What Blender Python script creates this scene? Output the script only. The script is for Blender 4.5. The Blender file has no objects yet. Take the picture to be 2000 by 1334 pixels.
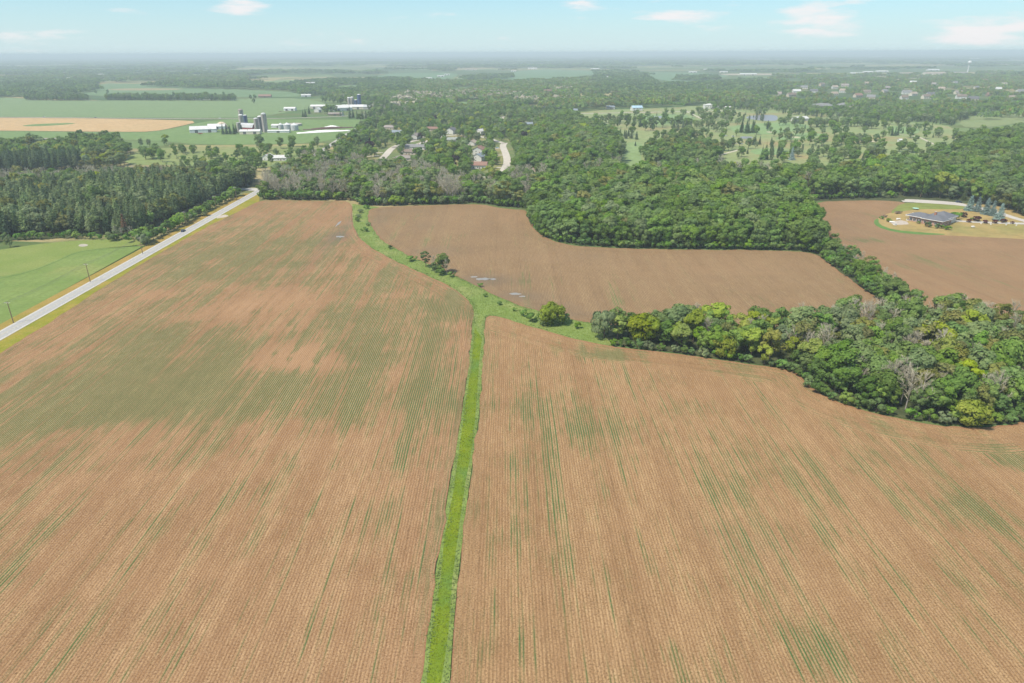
import bpy, math, random
import numpy as np
from mathutils import Matrix, Vector, geometry as mgeo

random.seed(7)
rng = np.random.default_rng(7)
SC = bpy.context.scene
COL = SC.collection

# ------------------------------------------------------------------ camera
F = 1333.3                       # focal length in pixels of the 2000 px wide photograph (24 mm)
CAM_H = 112.0                    # drone height above the fields
PITCH = math.atan((667 - 103) / F)
YAW, ROLL = math.radians(0.34), math.radians(-0.23)
_fw = Vector((math.sin(YAW) * math.cos(PITCH), math.cos(YAW) * math.cos(PITCH), -math.sin(PITCH)))
_rt = Vector((math.cos(YAW), -math.sin(YAW), 0))
_up = _rt.cross(_fw)
_r2 = _rt * math.cos(ROLL) + _up * math.sin(ROLL)
_u2 = _up * math.cos(ROLL) - _rt * math.sin(ROLL)
cam_data = bpy.data.cameras.new('camera')
cam_data.lens, cam_data.sensor_width = 24.0, 36.0
cam_data.clip_start, cam_data.clip_end = 1.0, 120000.0
cam = bpy.data.objects.new('camera', cam_data)
COL.objects.link(cam)
M = Matrix((( _r2.x, _u2.x, -_fw.x, 0), (_r2.y, _u2.y, -_fw.y, 0), (_r2.z, _u2.z, -_fw.z, CAM_H), (0, 0, 0, 1)))
cam.matrix_world = M
SC.camera = cam

# ------------------------------------------------------------------ light
SUN_EL, SUN_AZ = math.radians(58), math.radians(-125)     # azimuth from +Y towards +X: behind the camera, to the left
world = bpy.data.worlds.new('World')
SC.world = world
world.use_nodes = True
wn, wl = world.node_tree.nodes, world.node_tree.links
wn.clear()
w_out = wn.new('ShaderNodeOutputWorld'); w_bg = wn.new('ShaderNodeBackground')
sky = wn.new('ShaderNodeTexSky'); sky.sky_type = 'NISHITA'; sky.sun_disc = False
sky.sun_elevation = SUN_EL; sky.sun_rotation = SUN_AZ % (2 * math.pi)
sky.altitude = 200; sky.air_density = 1.0; sky.dust_density = 0.3; sky.ozone_density = 2.5
w_bg.inputs['Strength'].default_value = 0.06
wl.new(w_bg.outputs[0], w_out.inputs[0])
sun_data = bpy.data.lights.new('sun', 'SUN')
sun_data.energy, sun_data.angle, sun_data.color = 2.7, math.radians(8), (1.0, 0.91, 0.75)
sun = bpy.data.objects.new('sun', sun_data)
COL.objects.link(sun)
_sd = Vector((math.sin(SUN_AZ) * math.cos(SUN_EL), math.cos(SUN_AZ) * math.cos(SUN_EL), math.sin(SUN_EL)))
sun.rotation_euler = _sd.to_track_quat('Z', 'Y').to_euler()
SC.view_settings.view_transform = 'Standard'
SC.view_settings.look = 'None'
SC.view_settings.gamma = 1.0
SC.view_settings.use_curve_mapping = False
SC.view_settings.exposure = 1.12
SC.render.engine = 'CYCLES'
SC.cycles.max_bounces = 5
SC.cycles.diffuse_bounces = 4
SC.cycles.glossy_bounces = 2
SC.cycles.transmission_bounces = 2
SC.cycles.volume_bounces = 0
SC.cycles.use_denoising = True
SC.cycles.caustics_reflective = False
SC.cycles.caustics_refractive = False

def sky_clouds():
    """soft wisps of fair weather cloud low above the horizon and on over the whole sky, and a whitish veil, densest near the horizon, added overhead to brighten shade"""
    tc = wn.new('ShaderNodeTexCoord')
    mp = wn.new('ShaderNodeMapping'); mp.inputs['Scale'].default_value = (17, 17, 95)
    wl.new(tc.outputs['Generated'], mp.inputs['Vector'])
    n1 = wn.new('ShaderNodeTexNoise'); n1.inputs['Scale'].default_value = 1.0; n1.inputs['Detail'].default_value = 8; n1.inputs['Roughness'].default_value = .58
    wl.new(mp.outputs[0], n1.inputs['Vector'])
    add = None
    def math_(op, a, b=None, clamp=False):
        m = wn.new('ShaderNodeMath'); m.operation = op; m.use_clamp = clamp
        for i, v in enumerate((a, b)):
            if v is None: continue
            if isinstance(v, (int, float)): m.inputs[i].default_value = v
            else: wl.new(v, m.inputs[i])
        return m.outputs[0]
    # the clouds one can name: direction, half width, half height (radians), weight
    for px, py, hw, hh, wgt in ((470, 12, 46, 15, 1), (1320, 32, 75, 11, .8), (1600, 38, 75, 30, .9), (1905, 68, 75, 22, 1), (1995, 52, 40, 14, .9),
                                (1140, 12, 32, 14, .6), (1580, 60, 60, 8, .8), (700, 84, 38, 10, .6), (985, 78, 36, 7, .5), (840, 28, 26, 8, .45), (1375, 65, 45, 7, .5), (60, 70, 90, 14, .35), (1680, 2, 30, 9, .6)):
        d = (_fw + _r2 * ((px - 1000) / F) + _u2 * ((667 - py) / F)).normalized()
        sub = wn.new('ShaderNodeVectorMath'); sub.operation = 'SUBTRACT'
        wl.new(tc.outputs['Generated'], sub.inputs[0]); sub.inputs[1].default_value = d
        sc = wn.new('ShaderNodeVectorMath'); sc.operation = 'MULTIPLY'
        wl.new(sub.outputs[0], sc.inputs[0]); sc.inputs[1].default_value = (F / hw * .9, F / hw * .9, F / hh * .95)
        ln = wn.new('ShaderNodeVectorMath'); ln.operation = 'LENGTH'; wl.new(sc.outputs[0], ln.inputs[0])
        v = math_('MULTIPLY', math_('SUBTRACT', 1.25, ln.outputs['Value'], True), wgt)
        add = v if add is None else math_('MAXIMUM', add, v)
    m = math_('ADD', math_('MULTIPLY', add, 0.55), math_('MULTIPLY', n1.outputs['Fac'], 1.35))
    mr = wn.new('ShaderNodeMapRange'); mr.interpolation_type = 'SMOOTHSTEP'
    wl.new(m, mr.inputs['Value']); mr.inputs['From Min'].default_value = .80; mr.inputs['From Max'].default_value = 1.28
    tint = wn.new('ShaderNodeMix'); tint.data_type = 'RGBA'; tint.blend_type = 'MULTIPLY'; tint.inputs['Factor'].default_value = 1
    wl.new(sky.outputs[0], tint.inputs['A']); tint.inputs['B'].default_value = SKY_TINT
    sep = wn.new('ShaderNodeSeparateXYZ'); wl.new(tc.outputs['Generated'], sep.inputs[0])
    low = wn.new('ShaderNodeMapRange'); low.interpolation_type = 'SMOOTHSTEP'; wl.new(sep.outputs[2], low.inputs['Value']); low.inputs['From Min'].default_value = .085; low.inputs['From Max'].default_value = -.01; low.inputs['To Min'].default_value = .42  # veil carried on over the unseen upper sky, added to lift light between crowns
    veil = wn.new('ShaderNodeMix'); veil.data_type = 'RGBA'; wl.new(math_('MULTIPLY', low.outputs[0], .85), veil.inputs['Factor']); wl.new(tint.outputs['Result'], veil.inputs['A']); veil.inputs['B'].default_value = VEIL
    mx = wn.new('ShaderNodeMix'); mx.data_type = 'RGBA'
    wl.new(math_('MULTIPLY', mr.outputs[0], .92), mx.inputs['Factor']); wl.new(veil.outputs['Result'], mx.inputs['A']); mx.inputs['B'].default_value = CLOUD
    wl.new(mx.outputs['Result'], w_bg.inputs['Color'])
SKY_TINT = (.62, .98, 1.14, 1)
CLOUD = (7.2, 7.0, 7.05, 1)
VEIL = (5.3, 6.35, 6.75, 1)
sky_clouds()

# ------------------------------------------------------------------ helpers
def G(px, py, z=0.0):
    """the point of the ground (or of the level z) that the photograph shows at a pixel"""
    d = _fw + _r2 * ((px - 1000) / F) + _u2 * ((667 - py) / F)
    t = (z - CAM_H) / d.z
    return (d.x * t, d.y * t)

def P(*pts): return [G(*p) for p in pts]

_R3 = np.array([list(_r2), list(_u2), list(_fw)])
def project(xyz):
    q = (np.asarray(xyz, float) - np.array([0, 0, CAM_H])) @ _R3.T
    w = np.maximum(q[:, 2], 1e-3)
    return 1000 + F * q[:, 0] / w, 667 - F * q[:, 1] / w, q[:, 2]

def tag(o, label=None, cat=None, group=None, kind=None):
    for k, v in (('label', label), ('category', cat), ('group', group), ('kind', kind)):
        if v: o[k] = v
    return o

def link(name, data, parent=None, loc=None, rz=None, scale=None):
    o = bpy.data.objects.new(name, data)
    COL.objects.link(o)
    if parent: o.parent = parent
    if loc is not None: o.location = loc
    if rz is not None: o.rotation_euler = (0, 0, rz)
    if scale is not None: o.scale = scale
    return o

def thing(name, label, cat, loc=(0, 0, 0), rz=0.0, group=None):
    return tag(link(name, None, None, loc, rz), label, cat, group)

def np_mesh(name, verts, faces, mats=(), mat_idx=None, tone=None, smooth=False):
    """faces: (n, 3) or (n, 4) array, or a list of such arrays"""
    fs = [np.asarray(f, np.int32) for f in (faces if isinstance(faces, list) else [faces]) if len(f)]
    me = bpy.data.meshes.new(name)
    v = np.asarray(verts, np.float32)
    me.vertices.add(len(v)); me.vertices.foreach_set('co', v.ravel())
    loops = np.concatenate([f.ravel() for f in fs]); tot = np.concatenate([np.full(len(f), f.shape[1], np.int32) for f in fs])
    start = np.concatenate([[0], np.cumsum(tot)[:-1]]).astype(np.int32)
    me.loops.add(len(loops)); me.loops.foreach_set('vertex_index', loops)
    me.polygons.add(len(tot)); me.polygons.foreach_set('loop_start', start); me.polygons.foreach_set('loop_total', tot)
    for m in mats: me.materials.append(m)
    if mat_idx is not None: me.polygons.foreach_set('material_index', np.asarray(mat_idx, np.int32))
    me.polygons.foreach_set('use_smooth', np.full(len(tot), smooth))
    if tone is not None:
        a = me.attributes.new('tone', 'FLOAT', 'FACE'); a.data.foreach_set('value', np.asarray(tone, np.float32))
    me.update(calc_edges=True)
    return me

class MB:
    """collects boxes, prisms, cylinders; build() links them as one mesh object"""
    def __init__(s): s.v, s.f = [], []
    def add(s, v, f):
        b = len(s.v); s.v += [tuple(p) for p in v]; s.f += [tuple(i + b for i in q) for q in f]; return s
    def box(s, x0, x1, y0, y1, z0, z1):
        return s.add([(x0, y0, z0), (x1, y0, z0), (x1, y1, z0), (x0, y1, z0), (x0, y0, z1), (x1, y0, z1), (x1, y1, z1), (x0, y1, z1)],
                     [(0, 3, 2, 1), (4, 5, 6, 7), (0, 1, 5, 4), (1, 2, 6, 5), (2, 3, 7, 6), (3, 0, 4, 7)])
    def prism(s, poly, y0, y1):
        """poly: points (x, z) counter-clockwise seen from -y"""
        n = len(poly)
        v = [(x, y0, z) for x, z in poly] + [(x, y1, z) for x, z in poly]
        return s.add(v, [tuple(range(n)), tuple(range(2 * n - 1, n - 1, -1))] + [(i, i + n, (i + 1) % n + n, (i + 1) % n) for i in range(n)])
    def hip(s, x0, x1, y0, y1, z, rise, t=.25):
        w, d = x1 - x0, y1 - y0
        if w >= d: a, b = (x0 + d / 2, (y0 + y1) / 2), (x1 - d / 2, (y0 + y1) / 2)
        else: a, b = ((x0 + x1) / 2, y0 + w / 2), ((x0 + x1) / 2, y1 - w / 2)
        v = [(x0, y0, z), (x1, y0, z), (x1, y1, z), (x0, y1, z), (x0, y0, z + t), (x1, y0, z + t), (x1, y1, z + t), (x0, y1, z + t), (*a, z + t + rise), (*b, z + t + rise)]
        f = [(0, 3, 2, 1), (0, 1, 5, 4), (1, 2, 6, 5), (2, 3, 7, 6), (3, 0, 4, 7)]
        f += [(4, 5, 9, 8), (5, 6, 9), (6, 7, 8, 9), (7, 4, 8)] if w >= d else [(4, 5, 8), (5, 6, 9, 8), (6, 7, 9), (7, 4, 8, 9)]
        return s.add(v, f)
    def rings(s, rings, n=16, cx=0, cy=0, cap=True):
        """rings: (radius, z) from bottom to top"""
        v = []
        for r, z in rings: v += [(cx + r * math.cos(2 * math.pi * k / n), cy + r * math.sin(2 * math.pi * k / n), z) for k in range(n)]
        f = [(i * n + k, i * n + (k + 1) % n, (i + 1) * n + (k + 1) % n, (i + 1) * n + k) for i in range(len(rings) - 1) for k in range(n)]
        if cap: f += [tuple(range(n - 1, -1, -1)), tuple(range((len(rings) - 1) * n, len(rings) * n))]
        return s.add(v, f)
    def tube(s, a, b, r0, r1=None, n=6):
        a, b = Vector(a), Vector(b); r1 = r0 if r1 is None else r1
        q = (b - a).to_track_quat('Z', 'Y'); v = []
        for p, r in ((a, r0), (b, r1)): v += [p + q @ Vector((r * math.cos(2 * math.pi * k / n), r * math.sin(2 * math.pi * k / n), 0)) for k in range(n)]
        return s.add(v, [(k, (k + 1) % n, (k + 1) % n + n, k + n) for k in range(n)] + [tuple(range(n - 1, -1, -1)), tuple(range(n, 2 * n))])
    def mesh(s, name, mat, smooth=False):
        me = bpy.data.meshes.new(name); me.from_pydata(s.v, [], s.f); me.materials.append(mat)
        if smooth: me.polygons.foreach_set('use_smooth', [True] * len(me.polygons))
        me.update(); return me
    def build(s, name, mat, parent=None, loc=None, rz=None, smooth=False):
        return link(name, s.mesh(name, mat, smooth), parent, loc, rz)

def vnoise(x, y, seed=0):
    """smooth value noise, 0..1"""
    x, y = np.asarray(x, float), np.asarray(y, float)
    xi, yi = np.floor(x), np.floor(y); fx, fy = x - xi, y - yi
    fx, fy = fx * fx * (3 - 2 * fx), fy * fy * (3 - 2 * fy)
    def h(i, j):
        t = np.sin(i * 127.1 + j * 311.7 + seed * 74.7) * 43758.5453
        return t - np.floor(t)
    return (h(xi, yi) * (1 - fx) + h(xi + 1, yi) * fx) * (1 - fy) + (h(xi, yi + 1) * (1 - fx) + h(xi + 1, yi + 1) * fx) * fy

def inside(x, y, poly):
    x, y = np.asarray(x, float), np.asarray(y, float); c = np.zeros(x.shape, bool)
    n = len(poly)
    for i in range(n):
        (x0, y0), (x1, y1) = poly[i], poly[i - 1]
        if y0 == y1: continue
        c ^= ((y0 > y) != (y1 > y)) & (x < (x1 - x0) * (y - y0) / (y1 - y0) + x0)
    return c

def seg_dist(x, y, line, closed=False):
    x, y = np.asarray(x, float), np.asarray(y, float); d = np.full(x.shape, 1e9)
    n = len(line)
    for i in range(n if closed else n - 1):
        a, b = line[i], line[(i + 1) % n]
        dx, dy = b[0] - a[0], b[1] - a[1]; L = dx * dx + dy * dy + 1e-9
        t = np.clip(((x - a[0]) * dx + (y - a[1]) * dy) / L, 0, 1)
        d = np.minimum(d, np.hypot(x - a[0] - t * dx, y - a[1] - t * dy))
    return d

def densify(poly, step, closed=True):
    out = []; n = len(poly)
    for i in range(n if closed else n - 1):
        a, b = poly[i], poly[(i + 1) % n]; k = max(1, int(math.hypot(b[0] - a[0], b[1] - a[1]) / step))
        out += [(a[0] + (b[0] - a[0]) * j / k, a[1] + (b[1] - a[1]) * j / k) for j in range(k)]
    return out if closed else out + [poly[-1]]

def smooth_line(pts, closed=False, it=2):
    """corner cutting, so that boundaries read as the curves they are"""
    for _ in range(it):
        q = []; n = len(pts)
        rng_ = range(n if closed else n - 1)
        if not closed: q.append(pts[0])
        for i in rng_:
            a, b = pts[i], pts[(i + 1) % n]
            q += [(a[0] * .75 + b[0] * .25, a[1] * .75 + b[1] * .25), (a[0] * .25 + b[0] * .75, a[1] * .25 + b[1] * .75)]
        if not closed: q.append(pts[-1])
        pts = q
    return pts

def sheet(name, poly, z, mat, step=None, attrs=None, label=None, kind='structure', wob=0):
    """a flat piece of ground; with step it is tessellated and carries the vertex attributes attrs(x, y, poly)"""
    pts = [Vector(p) for p in (densify(poly, step or 1e9))]
    if wob:
        pts = [Vector((p.x + wob * (vnoise(p.x * .35, p.y * .35, 3) - .5), p.y + wob * (vnoise(p.x * .35, p.y * .35, 9) - .5))) for p in pts]
    nb = len(pts)
    if step:
        a = np.array(poly); x0, y0 = a.min(0); x1, y1 = a.max(0)
        gx, gy = np.meshgrid(np.arange(x0, x1, step), np.arange(y0, y1, step)); gx = gx.ravel(); gy = gy.ravel()
        ok = inside(gx, gy, poly) & (seg_dist(gx, gy, poly, True) > step * .45)
        pts += [Vector((float(u), float(v))) for u, v in zip(gx[ok], gy[ok])]
    vs, es, fs, *_ = mgeo.delaunay_2d_cdt(pts, [(i, (i + 1) % nb) for i in range(nb)], [], 1, 1e-4)
    v = np.array([(p.x, p.y, z) for p in vs])
    f = np.array([q if len(q) == 3 else q[:3] for q in fs], np.int32)
    e1, e2 = v[f[:, 1]] - v[f[:, 0]], v[f[:, 2]] - v[f[:, 0]]
    flip = e1[:, 0] * e2[:, 1] - e1[:, 1] * e2[:, 0] < 0
    f[flip] = f[flip][:, ::-1]
    me = np_mesh(name, v, f, [mat])
    if attrs:
        for k, val in attrs(v[:, 0], v[:, 1], poly).items():
            a = me.attributes.new(k, 'FLOAT', 'POINT'); a.data.foreach_set('value', np.asarray(val, np.float32))
    o = link(name, me)
    tag(o, label, None, None, kind)
    return o

def ribbon(name, line, width, z, mat, label=None, kind='structure', thick=0):
    """a road or path of constant width along a line"""
    n = len(line); v = []
    for i in range(n):
        a, b = line[max(i - 1, 0)], line[min(i + 1, n - 1)]
        dx, dy = b[0] - a[0], b[1] - a[1]; L = math.hypot(dx, dy) or 1
        w = (width[i] if isinstance(width, (list, tuple)) else width) / 2
        v += [(line[i][0] + dy / L * w, line[i][1] - dx / L * w, z), (line[i][0] - dy / L * w, line[i][1] + dx / L * w, z)]
    f = [(2 * i, 2 * i + 2, 2 * i + 3, 2 * i + 1) for i in range(n - 1)]
    f = [q[::-1] for q in f] if False else f
    me = np_mesh(name, v, np.array(f), [mat])
    me.update()
    if me.polygons[0].normal.z < 0: me.flip_normals()
    return tag(link(name, me), label, None, None, kind)

# ------------------------------------------------------------------ materials
class NT:
    def __init__(s, name):
        s.m = bpy.data.materials.new(name); s.m.use_nodes = True; s.t = s.m.node_tree; s.t.nodes.clear()
        s.out = s.t.nodes.new('ShaderNodeOutputMaterial')
    def n(s, typ, **kw):
        o = s.t.nodes.new('ShaderNode' + typ)
        for k, v in kw.items(): setattr(o, k, v)
        return o
    def set(s, sock, v):
        if hasattr(v, 'is_output'): s.t.links.new(v, sock)
        else: sock.default_value = v if not (isinstance(v, tuple) and len(v) == 3 and sock.type == 'RGBA') else (*v, 1)
    def math(s, op, a, b=None, c=None, clamp=False):
        o = s.n('Math', operation=op, use_clamp=clamp)
        for i, v in enumerate((a, b, c)):
            if v is not None: s.set(o.inputs[i], v)
        return o.outputs[0]
    def mix(s, f, a, b, blend='MIX'):
        o = s.n('Mix', data_type='RGBA', blend_type=blend); s.set(o.inputs['Factor'], f); s.set(o.inputs['A'], a); s.set(o.inputs['B'], b); return o.outputs['Result']
    def fmix(s, f, a, b):
        o = s.n('Mix', data_type='FLOAT'); s.set(o.inputs[0], f); s.set(o.inputs[2], a); s.set(o.inputs[3], b); return o.outputs[0]
    def step(s, v, lo, hi, a=0., b=1.):
        o = s.n('MapRange', interpolation_type='SMOOTHSTEP'); s.set(o.inputs['Value'], v); s.set(o.inputs['From Min'], lo); s.set(o.inputs['From Max'], hi)
        o.inputs['To Min'].default_value = a; o.inputs['To Max'].default_value = b; return o.outputs[0]
    def pos(s):
        g = s.n('NewGeometry'); return g.outputs['Position']
    def xyz(s, v):
        o = s.n('SeparateXYZ'); s.set(o.inputs[0], v); return o.outputs
    def comb(s, x, y, z=0.):
        o = s.n('CombineXYZ')
        for i, v in enumerate((x, y, z)): s.set(o.inputs[i], v)
        return o.outputs[0]
    def noise(s, vec, scale=1., detail=3., rough=.55, dims='3D'):
        o = s.n('TexNoise'); s.set(o.inputs['Vector'], vec); o.inputs['Scale'].default_value = scale; o.inputs['Detail'].default_value = detail; o.inputs['Roughness'].default_value = rough
        return o.outputs['Fac']
    def scaled(s, vec, v):
        o = s.n('VectorMath', operation='MULTIPLY'); s.set(o.inputs[0], vec); o.inputs[1].default_value = v; return o.outputs[0]
    def attr(s, name):
        return s.n('Attribute', attribute_name=name).outputs['Fac']
    def white(s, v):
        o = s.n('TexWhiteNoise', noise_dimensions='1D'); s.set(o.inputs['W'], v); return o.outputs['Value']
    def rand(s): return s.n('ObjectInfo').outputs['Random']
    def bsdf(s, col, rough=.9, spec=.2, metal=0., height=None, dist=.1, strength=.5):
        b = s.n('BsdfPrincipled'); s.set(b.inputs['Base Color'], col); s.set(b.inputs['Roughness'], rough); b.inputs['Specular IOR Level'].default_value = spec; b.inputs['Metallic'].default_value = metal
        if height is not None:
            u = s.n('Bump'); u.inputs['Strength'].default_value = strength; u.inputs['Distance'].default_value = dist; s.set(u.inputs['Height'], height); s.t.links.new(u.outputs[0], b.inputs['Normal'])
        s.t.links.new(b.outputs[0], s.out.inputs[0]); return s.m

def plain(name, col, rough=.7, var=.12, scale=1.5, spec=.25, metal=0.):
    """a painted or built surface with slight dirt and unevenness"""
    t = NT(name); n = t.noise(t.pos(), scale, 4); n2 = t.noise(t.pos(), scale * .13, 2)
    f = t.math('ADD', t.math('MULTIPLY', n, .6), t.math('MULTIPLY', n2, .4))
    return t.bsdf(t.mix(t.step(f, .3, .7), tuple(c * (1 - var) for c in col), tuple(min(1, c * (1 + var)) for c in col)), rough, spec, metal)

def leaf_mat(name, dark, light, trans=.38, vary=.22):
    t = NT(name); tone = t.attr('tone'); r = t.rand()
    c = t.mix(tone, dark, light)
    hs = t.n('HueSaturation'); t.set(hs.inputs['Color'], c)
    t.set(hs.inputs['Value'], t.math('ADD', 1 - vary, t.math('MULTIPLY', r, 2 * vary)))
    t.set(hs.inputs['Hue'], t.math('ADD', .488, t.math('MULTIPLY', t.white(t.math('MULTIPLY', r, 91.7)), .024)))
    t.set(hs.inputs['Saturation'], t.math('ADD', .84, t.math('MULTIPLY', t.white(t.math('MULTIPLY', r, 37.3)), .30)))
    d = t.n('BsdfDiffuse'); t.set(d.inputs['Color'], hs.outputs[0])
    tr = t.n('BsdfTranslucent'); t.set(tr.inputs['Color'], hs.outputs[0])
    m = t.n('MixShader'); m.inputs[0].default_value = trans
    t.t.links.new(d.outputs[0], m.inputs[1]); t.t.links.new(tr.outputs[0], m.inputs[2]); t.t.links.new(m.outputs[0], t.out.inputs[0])
    return t.m

def grass_mat(name, a, b, c=None, scale=.05, fine=1.2, stripe=None):
    """a, b: two greens that mingle; c: dry patches; stripe: spacing of mowing or drill lines along Y"""
    t = NT(name); p = t.pos(); n1 = t.noise(p, scale, 5, .6); n2 = t.noise(p, fine, 4, .65); n3 = t.noise(p, scale * .35, 3)
    col = t.mix(t.step(t.math('ADD', t.math('MULTIPLY', n1, .65), t.math('MULTIPLY', n2, .35)), .38, .62), a, b)
    if c: col = t.mix(t.step(t.math('ADD', t.math('MULTIPLY', n3, .75), t.math('MULTIPLY', n2, .25)), .48, .66), col, c)
    if stripe:
        x = t.xyz(p)[0]; w = t.math('SINE', t.math('MULTIPLY', x, 2 * math.pi / stripe))
        col = t.mix(t.math('MULTIPLY', t.step(w, -.6, .8), .13), col, tuple(q * .72 for q in a))
    col = t.mix(t.math('MULTIPLY', t.step(n2, .38, .66), .55), col, tuple(q * .62 for q in a))
    return t.bsdf(col, .95, .1, height=n2, dist=.3, strength=.6)
# ================================================================== THE GROUND
def ground_material():
    t = NT('far_land'); p = t.pos()
    v = t.n('TexVoronoi', feature='F1'); t.set(v.inputs['Vector'], t.scaled(p, (1 / 900, 1 / 420, 1))); v.inputs['Scale'].default_value = 1.0; v.inputs['Randomness'].default_value = .8
    r = t.xyz(v.outputs['Color'])
    col = t.mix(t.step(r[0], .3, .7), (.062, .115, .036), (.15, .215, .08))
    col = t.mix(t.step(r[1], .70, .74), col, (.33, .27, .14))
    n = t.noise(p, .012, 5, .6); n2 = t.noise(p, .25, 4, .6)
    col = t.mix(t.step(n, .42, .62), col, t.mix(n2, (.075, .115, .035), (.15, .165, .065)))
    n3 = t.noise(p, .0016, 4, .6)
    col = t.mix(t.step(n3, .5, .62, 0, .6), col, (.05, .085, .036))
    return t.bsdf(col, .95, .1)

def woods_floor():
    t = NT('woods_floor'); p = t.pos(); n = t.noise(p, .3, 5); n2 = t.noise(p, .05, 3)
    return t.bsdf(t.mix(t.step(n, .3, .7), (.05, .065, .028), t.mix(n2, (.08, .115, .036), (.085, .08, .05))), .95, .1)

def crop_material(name, soil_a, soil_b, straw, green, row_w=.76, row_dir=0., head=9.0, gmul=1.0, straw_amt=1.0, rowc=1.0):
    """drilled field: vertex attributes green (how well the crop stands), bare (washed soil), hd (metres to the edge), wet"""
    t = NT(name); p = t.pos(); q = t.xyz(p)
    c, s_ = math.cos(row_dir), math.sin(row_dir)
    X = t.math('SUBTRACT', t.math('MULTIPLY', q[0], c), t.math('MULTIPLY', q[1], s_)); Y = t.math('ADD', t.math('MULTIPLY', q[0], s_), t.math('MULTIPLY', q[1], c))
    wob = t.math('MULTIPLY', t.math('SUBTRACT', t.noise(t.comb(t.math('MULTIPLY', X, .05), t.math('MULTIPLY', Y, .02)), 1, 2), .5), 1.1)
    X = t.math('ADD', X, wob)
    hd, gr, bare, wet = t.attr('hd'), t.attr('green'), t.attr('bare'), t.attr('wet')
    bare = t.math('MULTIPLY', bare, t.step(t.math('ADD', t.math('MULTIPLY', t.noise(t.comb(t.math('MULTIPLY', X, .3), t.math('MULTIPLY', Y, .025)), 1, 5, .65), .75), t.math('MULTIPLY', t.noise(p, .11, 5, .7), .25)), .36, .58))
    hm = t.step(hd, head + .3, head - .3)
    hf = t.math('GREATER_THAN', hm, .5)
    u = t.math('DIVIDE', t.fmix(hf, X, hd), row_w)
    fr = t.math('ABSOLUTE', t.math('SUBTRACT', t.math('FRACT', u), .5))          # 0 on the row, .5 half way between
    row = t.step(fr, .30, .10)
    rid = t.math('FLOOR', u)
    rr = t.white(rid)
    pass_ = t.white(t.math('FLOOR', t.math('DIVIDE', u, 8.0)))                     # passes of the planter
    wide = t.noise(t.comb(t.math('MULTIPLY', X, .16), t.math('MULTIPLY', Y, .010)), 1, 4, .6)
    mid = t.noise(t.comb(t.math('MULTIPLY', X, .7), t.math('MULTIPLY', Y, .03)), 1, 3, .6)
    along = t.noise(t.comb(t.math('MULTIPLY', rid, 7.31), t.math('MULTIPLY', Y, .055)), 1, 3, .6)
    plants = t.noise(t.comb(t.math('MULTIPLY', rid, 3.7), t.math('MULTIPLY', Y, 2.0)), 1, 2, .7)
    blot = t.noise(p, .045, 5, .62)
    fine = t.noise(p, 2.3, 5, .72); fine2 = t.noise(t.scaled(p, (1.7, .16, 1)), 1.0, 4, .65)
    g = t.math('ADD', gr, t.math('MULTIPLY', t.math('SUBTRACT', wide, .5), 1.35))
    g = t.math('ADD', g, t.math('MULTIPLY', t.math('SUBTRACT', mid, .5), .55))
    g = t.math('ADD', g, t.math('MULTIPLY', t.math('SUBTRACT', along, .5), .85))
    g = t.math('ADD', g, t.math('MULTIPLY', t.math('SUBTRACT', rr, .5), .28))
    g = t.math('ADD', g, t.math('MULTIPLY', t.math('SUBTRACT', blot, .5), .8))
    g = t.math('SUBTRACT', g, t.math('MULTIPLY', bare, 1.2))
    stand = t.step(g, .28, .78)
    gm = t.math('MULTIPLY', t.math('MULTIPLY', row, t.step(plants, .22, .5)), stand)
    gm = t.math('MULTIPLY', gm, gmul, clamp=True)
    sb = t.math('ADD', t.math('MULTIPLY', blot, .6), t.math('MULTIPLY', wide, .4))
    clod = t.noise(t.scaled(p, (.30, .085, 1)), 1.0, 5, .65)
    soil = t.mix(t.step(t.math('ADD', t.math('MULTIPLY', sb, .6), t.math('MULTIPLY', clod, .4)), .38, .60), soil_a, soil_b)
    tr = t.math('FRACT', t.math('DIVIDE', u, 24.0))                               # wheel tracks of the planter, two to a pass
    track = t.math('MULTIPLY', t.math('MAXIMUM', t.step(t.math('ABSOLUTE', t.math('SUBTRACT', tr, .40)), .030, .012), t.step(t.math('ABSOLUTE', t.math('SUBTRACT', tr, .60)), .030, .012)), t.step(clod, .38, .6))
    soil = t.mix(t.math('MULTIPLY', t.step(pass_, .3, .9), .13), soil, tuple(v * .80 for v in soil_b))
    soil = t.mix(t.math('MULTIPLY', track, .45), soil, tuple(v * .62 for v in soil_b))
    soil = t.mix(t.math('MULTIPLY', bare, .8), soil, (.40, .245, .135))
    st = t.math('ADD', t.math('MULTIPLY', fine, .42), t.math('ADD', t.math('ADD', t.math('MULTIPLY', fine2, .22), t.math('MULTIPLY', clod, .16)), t.math('ADD', t.math('MULTIPLY', wide, .18), t.math('MULTIPLY', pass_, .03))))
    stm = t.math('MULTIPLY', t.step(st, .42, .64), t.math('MULTIPLY', t.math('SUBTRACT', 1.0, t.math('MULTIPLY', bare, .8)), straw_amt))
    col = t.mix(stm, soil, straw)
    col = t.mix(t.math('MULTIPLY', t.step(fine, .47, .34), .7), col, tuple(v * .5 for v in soil_b))
    col = t.mix(t.math('MULTIPLY', row, .38 * rowc), col, tuple(v * .58 for v in soil_b))
    # thin overall green where the stand is good
    col = t.mix(t.math('MULTIPLY', stand, .26 * gmul), col, tuple(v * 1.15 for v in green))
    col = t.mix(gm, col, t.mix(plants, tuple(v * .7 for v in green), tuple(v * 1.25 for v in green)))
    edge = t.step(t.math('ADD', hd, t.math('MULTIPLY', t.math('SUBTRACT', fine2, .5), 1.6)), 1.6, .5)
    col = t.mix(t.math('MULTIPLY', edge, .5), col, (.25, .125, .068))
    col = t.mix(t.math('MULTIPLY', wet, .62), col, (.135, .105, .075))
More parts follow.
